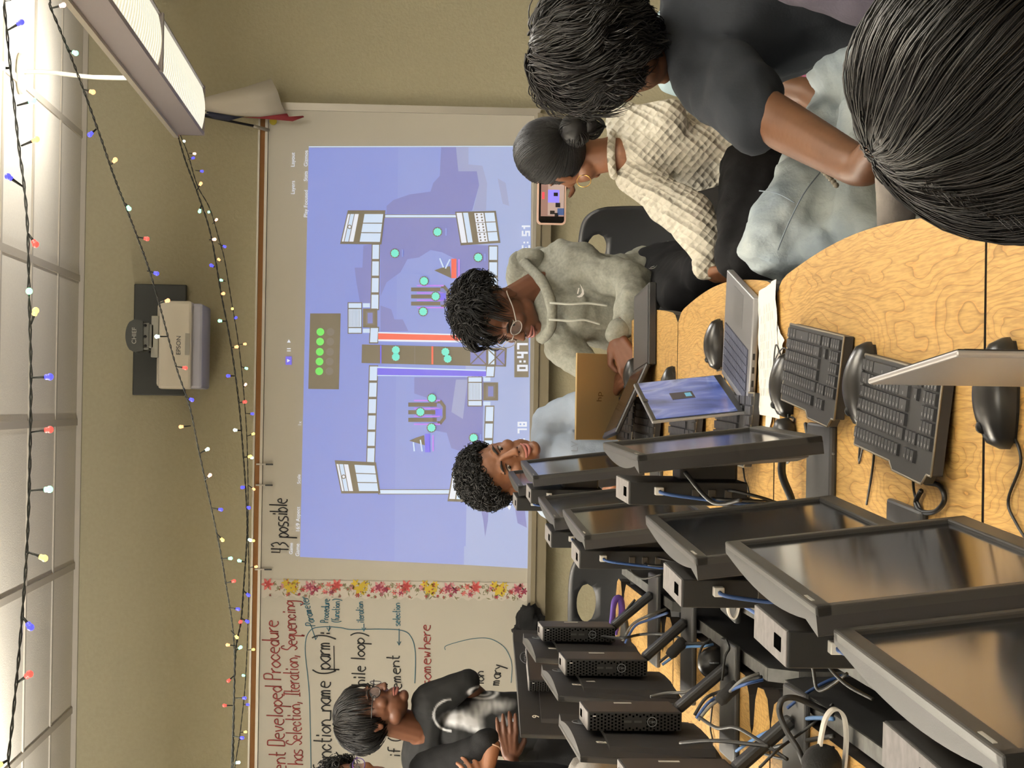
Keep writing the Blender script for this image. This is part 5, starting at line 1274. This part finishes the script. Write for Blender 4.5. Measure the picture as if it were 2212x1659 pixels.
def face_print(co):
    w=co+p.o
    if w.y>7.1: return .014
    x,y=topx(w); v=.0
    for cx,cy,rx,ry,a in ((985,1553,26,15,.75),(1018,1560,26,16,.55),(1052,1522,36,17,.28),(1040,1538,30,12,.22),(1088,1522,28,16,.22),(1107,1566,10,14,.55),(1085,1556,12,10,.3),(1030,1575,16,8,.3)):
        e=((x-cx)/rx)**2+((y-cy)/ry)**2; v+=a*math.exp(-e*1.3)
    e=((x-1060)/13)**2+((y-1551)/12)**2; v*=1-.9*math.exp(-e)
    e=math.hypot((x-1044)/29,(y-1496)/13); v+=.45*math.exp(-((e-1)/.17)**2)+.3*math.exp(-((e-.45)/.16)**2)*(y>1493)
    if 934<x<975:
        c=math.hypot((x-975)/38,(y-1545)/34); v+=.4*math.exp(-((c-1)/.06)**2)
    v*=1+.5*mnoise.noise(Vector((x*.12,y*.05,0)))
    return .014+max(0,min(.62,(v-.05)*1.5))
p.garment('t_shirt',m_bl,[((932,1528,7.05),44,(918,1640,7.15),52),((1000,1560,7.1),68,(1120,1565,7.1),72),((1120,1565,7.1),70,(1180,1590,7.1),72),((930,1515,7.02),42,(1008,1474,7.0),29),((925,1650,7.12),48,(1040,1660,7.0),38)],.0045,(.07,.012),5,paint=face_print)
p.limb([((1005,1480,7.04),22),((1080,1545,7.25),18),((1110,1590,7.25),14)])
p.limb([((1040,1662,7.0),24),((1112,1668,6.92),21),((1104,1640,6.9),15)]); 
p.hand(at(1103,1638,6.9),(.95,-.05,.12),(0,-1,.1),1,.92,(.12,.12,.12,.12),spread=.05,thumb=.1)
p.garment('trousers',mat('jeans_black',(24,24,27),.9,bump=(200,.4,.002)),[((1175,1590,7.1),76,(1230,1590,7.1),72),((1230,1545,7.1),50,(1480,1540,7.1),40),((1230,1620,7.1),50,(1480,1630,7.1),40),((1480,1540,7.1),40,(1710,1540,7.1),30),((1480,1630,7.1),40,(1710,1640,7.1),30)],.009,(.08,.01))
for a in ((1720,1540,7.1),(1720,1640,7.1)):
    q=p.J(a); q.z=0; G().cap(q+Vector((-.02,.03,.05)),.045,q+Vector((.12,-.03,.04)),.04).obj('shoe',mat('shoe_dark',(30,30,32),.6),p.t)
p.finish(.004)
hairdo(p,'hair',M_HAIR,(.090,.108,.088),(0,-.022,.040),'wave',1500,.11,.0022,lambda d: d.z>-.55+1.15*max(0,d.y+.15),11,crown=(0,-.2,1),lift=.10,wave=.022)
# ---- person at the lower left edge with clasped hands
p=Pn('person at the lower left edge in black, with purple glasses and clasped hands',(at(1200,1760,6.6).x,6.6,0),SK_A)
P=p.head(772,1702,6.55,(.55,-.8,0),(0,0,1),1.0,glasses=(mat('purple_frame',(86,58,150),.3),mat('lens_glass',(240,240,245),.05,alpha=.07),.026,.019))
p.limb([((800,1705,6.58),34),((870,1715,6.6),36)])
m_bk=cloth('t_shirt_black',(22,22,23))
p.garment('t_shirt',m_bk,[((930,1668,6.6),46,(930,1790,6.6),46),((1000,1730,6.62),90,(1200,1740,6.62),92),((930,1665,6.58),48,(1035,1622,6.45),36),((1035,1622,6.45),35,(1052,1598,6.42),27)],.007,(.07,.014))
p.limb([((1048,1596,6.44),19),((1062,1612,6.42),20),((1052,1672,6.4),14)]); p.hand(at(1050,1672,6.4),(-.95,.0,.15),(0,-.5,.8),-1,1.0,(.5,.55,.6,.6),spread=.1,thumb=.3)
p.hand(at(1050,1722,6.38),(.75,.1,.3),(0,-.9,-.4),1,.95,(.35,.35,.4,.4),spread=.14)
p.limb([((950,1800,6.55),24),((1070,1790,6.4),22),((1052,1726,6.38),14)])
bg=G(); c=p.J((1060,1612,6.42)); n_=(p.J((1052,1646,6.4))-p.J((1062,1612,6.42))).normalized(); a1=n_.orthogonal().normalized(); a2=n_.cross(a1)
bg.tube([c+(a1*math.cos(2*PI*i/24)+a2*math.sin(2*PI*i/24))*.030 for i in range(25)],.0022,n=6); bg.obj('bracelet',mat('bracelet_pale',(200,170,150),.4),p.t)
p.garment('trousers',mat('jeans_black',(24,24,27),.9,bump=(200,.4,.002)),[((1200,1740,6.62),88,(1260,1740,6.62),80),((1260,1700,6.6),52,(1750,1700,6.6),34),((1260,1780,6.6),52,(1750,1780,6.6),34)],.01,(.08,.01))
p.finish(.0045)
hairdo(p,'hair',M_HAIR,(.088,.100,.088),(0,-.014,.040),'curl',800,.045,.003,lambda d: d.z>-.28+.62*max(0,d.y)-.25*max(0,-d.y),14)
# ---- woman in the white knitted sweater
m_knit=bpy.data.materials.new('white_cable_knit'); m_knit.use_nodes=True; nt=m_knit.node_tree; b_=nt.nodes['Principled BSDF']; b_.inputs['Base Color'].default_value=(*lin((206,200,184)),1); b_.inputs['Roughness'].default_value=.9; b_.inputs['Specular IOR Level'].default_value=.15
tc=nt.nodes.new('ShaderNodeTexCoord'); mp=nt.nodes.new('ShaderNodeMapping'); mp.inputs['Rotation'].default_value=(0,.9,0); mp.inputs['Scale'].default_value=(1,.6,1); nt.links.new(tc.outputs['Object'],mp.inputs['Vector'])
vo=nt.nodes.new('ShaderNodeTexVoronoi'); vo.inputs['Scale'].default_value=62; vo.inputs['Randomness'].default_value=.15; nt.links.new(mp.outputs['Vector'],vo.inputs['Vector'])
wv=nt.nodes.new('ShaderNodeTexWave'); wv.inputs['Scale'].default_value=9; wv.inputs['Distortion'].default_value=3.5; wv.inputs['Detail Scale'].default_value=3; wv.bands_direction='Z'; nt.links.new(mp.outputs['Vector'],wv.inputs['Vector'])
ad=nt.nodes.new('ShaderNodeMath'); ad.operation='MULTIPLY_ADD'; ad.inputs[1].default_value=.45; nt.links.new(wv.outputs['Fac'],ad.inputs[0]); nt.links.new(vo.outputs['Distance'],ad.inputs[2])
bb=nt.nodes.new('ShaderNodeBump'); bb.inputs['Strength'].default_value=1; bb.inputs['Distance'].default_value=.012; nt.links.new(ad.outputs[0],bb.inputs['Height']); nt.links.new(bb.outputs['Normal'],b_.inputs['Normal'])
p=Pn('woman in a white cable knit sweater with a low hair bun, seen from behind',(at(1620,330,5.5).x,5.5,0),SK_A)
P=p.head(1208,335,5.5,(-.42,.90,-.06),(.0,.08,1),1.0,eyes=False)
p.limb([((1240,345,5.53),40),((1310,335,5.5),38),((1345,330,5.5),46)])
p.garment('sweater',m_knit,[((1352,262,5.5),44,(1372,372,5.5),46),((1400,310,5.5),78,(1500,320,5.5),88),((1500,320,5.5),92,(1580,305,5.5),88),((1580,300,5.5),78,(1596,350,5.45),66),((1362,275,5.5),50,(1450,262,5.4),44),((1382,385,5.48),46,(1490,470,5.3),58),((1490,470,5.3),56,(1520,510,5.25),52),((1520,510,5.25),48,(1522,560,5.22),30)],.007,(.07,.018),4,disp2=(.16,.02))
bg=G(); bg.tube([p.J((1328+8*math.sin(a),330+50*math.cos(a),5.5+.055*math.sin(a))) for a in [2*PI*i/28 for i in range(29)]],.012,n=8); bake(bg,'collar',m_knit,p.t,.005,2)
p.garment('cuff',m_knit,[((1520,568,5.22),26,(1524,580,5.21),27)],.006,(.02,.012),1)
p.limb([((1520,560,5.22),15),((1530,590,5.2),14)]); p.hand(at(1530,590,5.2),(-.1,-.3,-1),(-.8,-.5,0),1,.85,(.3,.3,.3,.3))
p.garment('trousers',m_blackpants,[((1600,330,5.5),78,(1650,340,5.5),70),((1620,345,5.45),66,(1590,560,5.0),48),((1660,360,5.45),64,(1620,560,4.95),46),((1590,560,5.0),46,(1900,640,5.1),34),((1640,570,4.95),44,(1900,620,5.0),34)],.009,(.06,.012))
for a in ((1900,640,5.1),(1900,620,5.0)):
    q=p.J(a); q.z=0; G().cap(q+Vector((.0,.03,.05)),.042,q+Vector((-.12,0,.04)),.036).obj('shoe',mat('shoe_dark',(30,30,32),.6),p.t)
# right arm holds the phone beyond her head
p.limb([((1450,262,5.4),24),((1330,330,5.75),20),((1217,368,6.06),14)]); p.hand(at(1215,372,6.06),(-.9,.1,.25),(0,1,0),1,.8,(.2,.2,.2,.2))
er=G(); c=P(-.082,-.006,-.05); er.tube([c+Vector((.016*math.cos(a),.004*math.sin(a),.018*math.sin(a)-.016)) for a in [2*PI*i/20 for i in range(21)]],.0013,n=6); er.obj('earring',mat('gold',(206,160,90),.25,.9),p.t)
p.finish(.0045)
hairdo(p,'hair',M_HAIR,(.084,.098,.092),(0,-.016,.026),'wave',3000,.24,.0014,lambda d: d.y<.45 or d.z>.5,21,to=(0.02,-.86,-.42),lift=.07,wave=.006,capn=.02,steps=12,capk=.965,spread=.05)
bn=p.C+p.R@Vector((.0,-.125,-.040)); q=type('q',(),{})(); q.R=p.R; q.k=1; q.C=bn; q.t=p.t
hairdo(q,'hair_bun',M_HAIR,(.042,.036,.038),(0,0,0),'wave',700,.09,.0013,lambda d: True,22,crown=(0,-1,0),lift=.12,wave=.02,capn=.08)
hairdo(q,'bun_ends',M_HAIR,(.026,.022,.026),(.006,-.008,-.034),'wave',160,.05,.0011,lambda d: d.z<.3,23,crown=(0,0,1),lift=.5,wave=.05,capn=.1)
# phone
t=thing('phone','phone in a pale pink case held up sideways, filming the board','phone',at(1190,430,6.02))
O=Vector(t.location); a=at(1161,395,6.02)-O; b=at(1222,486,6.02)-O
hw_,hh=abs(b.x-a.x)/2+.022,abs(a.z-b.z)/2; cc=(a+b)/2+Vector((.022,0,0))
def rrect(w,h,r,n=5): return arc(w-r,h-r,r,0,PI/2,n)+arc(-w+r,h-r,r,PI/2,PI,n)+arc(-w+r,-h+r,r,PI,1.5*PI,n)+arc(w-r,-h+r,r,1.5*PI,2*PI,n)
G().prism(rrect(hw_,hh,.012),lambda u,v,d:(cc.x+u,d,cc.z+v),0,.010).obj('case',mat('case_pink',(226,190,172),.5),t)
sm=screen_mat('phone_dark',[(.3,(10,10,12)),(.7,(14,14,16))])
so=G().prism(rrect(hw_-.005,hh-.005,.009),lambda u,v,d:(cc.x+u,d,cc.z+v),-.0006,0).obj('screen',mat('phone_black',(8,8,9),.2),t)
pic=G(); mats=[mat('pic_wall',(90,64,56),.4,emit=(150,116,104),es=.8),mat('pic_floor',(120,100,92),.4,emit=(180,160,150),es=.7),mat('pic_violet',(90,80,160),.4,emit=(140,130,240),es=.9),mat('pic_dark',(20,12,12),.4),mat('pic_blue',(40,56,90),.4,emit=(60,84,130),es=.8),mat('pic_red',(200,50,60),.4,emit=(230,80,90),es=.8)]
def pr(x0,y0,x1,y1,mi,l): 
    A=at(x0,y0,6.02)-O; B=at(x1,y1,6.02)-O; z=-.0008-.0003*l
    pic.quad((A.x,z,A.z),(B.x,z,A.z),(B.x,z,B.z),(A.x,z,B.z),mi)
pr(1169,398,1218,468,0,0); pr(1184,398,1218,466,1,1); pr(1184,410,1208,438,2,2); pr(1196,416,1205,424,3,3); pr(1200,438,1210,448,3,3); pr(1188,455,1198,463,3,3); pr(1204,450,1218,465,4,3); pr(1171,415,1176,430,5,2); pr(1198,460,1206,468,3,3)
pic.obj('picture',mats,so,fix=False)
# ---- boy in the black t-shirt, back to the camera
p=Pn('boy in a plain black t-shirt and pale jeans, wavy hair, back to the camera',(at(1850,80,4.05).x,4.05,0),SK_W)
P=p.head(1300,118,4.0,(-.55,.80,-.30),(-.08,.15,1),1.08,eyes=False)
p.limb([((1340,140,4.03),60),((1425,125,4.05),56),((1480,90,4.05),68)])
m_nt=cloth('t_shirt_charcoal',(38,41,46),sc=180,st=.3)
p.garment('t_shirt',m_nt,[((1530,120,4.02),92,(1500,-70,4.1),95),((1600,60,4.05),150,(1750,0,4.05),165),((1750,10,4.05),160,(1840,-10,4.05),158),((1545,150,4.0),90,(1610,225,3.85),82),((1610,225,3.85),80,(1640,262,3.8),72),((1500,-70,4.1),95,(1640,-150,4.1),80)],.008,(.10,.035),4,disp2=(.25,.04))
p.limb([((1600,215,3.9),58),((1700,275,3.75),57),((1850,358,3.5),46),((1868,362,3.48),43),((1898,310,3.4),34),((1905,250,3.3),26)]); p.hand(at(1905,245,3.3),(.5,-.4,.1),(0,0,1),1,1.0,(.3,.3,.3,.3))
bd=G()
for i in range(9):
    t_=i/8; bd.ell(p.J((1762+44*t_,356+44*t_-3*math.sin(PI*t_),3.62-.05*t_)),.0055,n=8)
bo=bd.obj('bracelet',mat('bracelet_brown',(90,84,70),.6),p.t); bo['kind']='stuff'
m_jean=mat('pale_denim',(176,184,184),.85,bump=(160,.4,.003),var=(9,(140,152,160)),spec=.2)
p.garment('jeans',m_jean,[((1860,120,4.05),120,(1900,60,4.05),130),((1850,240,4.1),92,(1690,500,3.95),76),((1690,500,3.95),76,(1662,535,3.93),70),((1662,535,3.93),68,(1860,575,3.9),64),((1900,200,3.98),80,(1840,470,3.9),66),((1840,480,3.9),60,(2050,560,3.8),52),((1860,560,3.8),60,(2130,560,3.85),40)],.008,(.055,.026),4,disp2=(.13,.032))
sg=G(); 
for pts in ([(1640,412,3.84),(1680,418,3.82),(1717,438,3.81)],[(1772,372,3.84),(1735,420,3.80),(1700,490,3.78),(1680,540,3.77)]): sg.tube(smooth_pts([p.J(a) for a in pts],5),.0013,n=5)
sg.obj('pocket_seam',mat('denim_seam',(120,132,142),.8),p.t)
p.finish(.0055)
hairdo(p,'hair',M_HAIR2,(.094,.112,.100),(0,-.020,.026),'wave',3400,.13,.0018,lambda d: d.y<.55 or d.z>.4,31,crown=(.15,-.25,.95),lift=.20,wave=.055,capn=.10,steps=11,spread=.10,swirl=.5,capk=.97)
hairdo(p,'hair_ends',M_HAIR2,(.090,.102,.080),(0,-.020,-.02),'wave',900,.09,.0018,lambda d: d.y<.25 and d.z<.45,32,cap=False,wave=.08,lift=.22,swirl=.6,spread=.12)
# ---- person between, pale blue overshirt and pink top
p=Pn('person in pale blue overshirt and pink top, hidden behind the boy in the black t-shirt',(at(1900,60,4.9).x,4.9,0),SK_W)
P=p.head(1330,90,4.95,(-.8,.5,-.2),(0,0,1),.95,eyes=False); p.limb([((1360,110,4.95),38),((1450,120,4.95),42)])
p.garment('overshirt',cloth('pale_blue_cotton',(170,192,200)),[((1450,150,4.95),46,(1470,60,4.95),60),((1460,165,4.93),42,(1545,190,4.9),44),((1545,190,4.9),40,(1600,170,4.88),40)],.007,(.05,.012))
p.garment('pink_top',cloth('washed_pink',(150,84,104),var=(14,(120,66,88))),[((1600,120,4.95),90,(1800,110,4.95),92),((1800,150,4.9),80,(1840,150,4.9),70)],.008,(.08,.012))
p.limb([((1600,172,4.88),30),((1745,200,4.78),33),((1800,235,4.72),31),((1850,235,4.6),26),((1855,180,4.5),22)]); p.hand(at(1857,178,4.5),(.3,-.2,.4),(0,-1,0),1,.9,(.3,.3,.3,.3))
p.garment('jeans',m_jean,[((1860,120,4.9),80,(1850,210,4.7),62),((1850,210,4.7),62,(1845,250,4.6),50)],.008,(.06,.016))
p.finish(.006)
hairdo(p,'hair',M_HAIR,(.084,.098,.086),(0,-.014,.036),'wave',300,.10,.002,lambda d: d.y<.4 or d.z>.4,33)
# ---- dark purple sleeve at the top right
p=Pn('person in a dark purple sweatshirt and grey sweatpants, cut off by the photo edge',(at(1850,-150,3.1).x,3.1,0),SK_A)
P=p.head(1350,-330,3.1,(-.6,.7,-.2),(0,0,1),1.0,eyes=False); p.limb([((1400,-310,3.1),60),((1500,-290,3.1),60)])
p.garment('sweatshirt',cloth('sweatshirt_plum',(66,62,72),sc=220),[((1600,-240,3.1),150,(1900,-220,3.1),170),((1560,-170,3.05),80,(1700,-78,3.0),86),((1700,-78,3.0),86,(1880,-22,2.9),84),((1880,-22,2.9),80,(1960,-10,2.85),70)],.009,(.09,.02))
p.limb([((1950,-10,2.85),40),((2040,0,2.8),34)]); p.hand(at(2045,0,2.8),(-.6,.2,-.6),(0,0,1),1,1,(.3,.3,.3,.3))
p.garment('sweatpants',cloth('grey_sweatpants',(128,122,116),var=(30,(112,106,102)),sc=250),[((1960,-200,3.1),130,(2050,-120,3.15),100),((1960,-120,3.12),70,(1936,330,3.25),48),((1936,330,3.25),46,(1936,480,3.3),46),((2060,-100,3.05),70,(2040,340,3.0),62),((2040,340,3.0),60,(2040,520,3.0),60)],.009,(.08,.016))
p.finish(.007)
hairdo(p,'hair',M_HAIR,(.084,.098,.086),(0,-.014,.036),'wave',100,.10,.002,lambda d: d.y<.4 or d.z>.4,34)
# ---- nearest person, only the head of dark hair and grey sweatpants
p=Pn('nearest person, a big head of long dark hair in front of the oak desk',(at(2350,100,1.8).x,1.8,0),SK_A)
P=p.head(2168,222,1.72,(-.10,.93,-.35),(-.1,.15,1),.86,eyes=False)
p.limb([((2250,190,1.74),110),((2400,150,1.76),110)])
p.garment('sweatshirt',cloth('grey_sweatshirt',(120,116,112)),[((2500,-40,1.76),150,(2500,260,1.76),130),((2560,40,1.8),230,(3000,-60,1.85),250),((2500,260,1.76),110,(2640,420,1.72),90)],.012,(.09,.02))
p.garment('trousers',m_blackpants,[((3050,-80,1.85),250,(3300,-150,1.85),230)],.012,None)
p.limb([((2640,420,1.72),60),((2600,520,1.70),50)]); p.hand(at(2590,530,1.70),(-.5,.4,0),(0,0,1),1,.9,(.3,.3,.3,.3))
p.finish(.008)
hairdo(p,'hair',M_HAIR2,(.126,.135,.138),(0,-.022,.000),'wave',7500,.26,.0009,lambda d: d.y<.6 or d.z>.35,41,crown=(-.35,-.15,.9),lift=.17,wave=.020,capn=.06,steps=14,spread=.07,swirl=.35,capk=.97)
hairdo(p,'flyaway_hair',M_HAIR2,(.131,.140,.144),(0,-.02,-.008),'wave',450,.15,.00045,lambda d: d.z<.3,42,crown=(-.35,-.15,.9),lift=.30,wave=.035,cap=False,steps=12,swirl=.4)

lk=G(); rnd=random.Random(77)
for i in range(260):
    v0=1985+rnd.random()*240; t_=(v0-1985)/240; y0=410+50*min(1,t_*1.5)+rnd.uniform(-30,6); L=rnd.uniform(30,70)*(.55+.5*t_); ph=rnd.uniform(0,6); Y=1.66+rnd.uniform(-.03,.05)
    pts=[p.J((v0+L*1.3*u+5*math.sin(ph+u*4),y0+L*.75*u+4*math.sin(ph*1.7+u*5),Y)) for u in (0,.2,.4,.6,.8,1)]
    lk.tube(smooth_pts(pts,2),[.0007*(1-.8*j/10) for j in range(11)],n=3,cap=False)
lk.obj('loose_locks',M_HAIR2,p.t,fix=False)
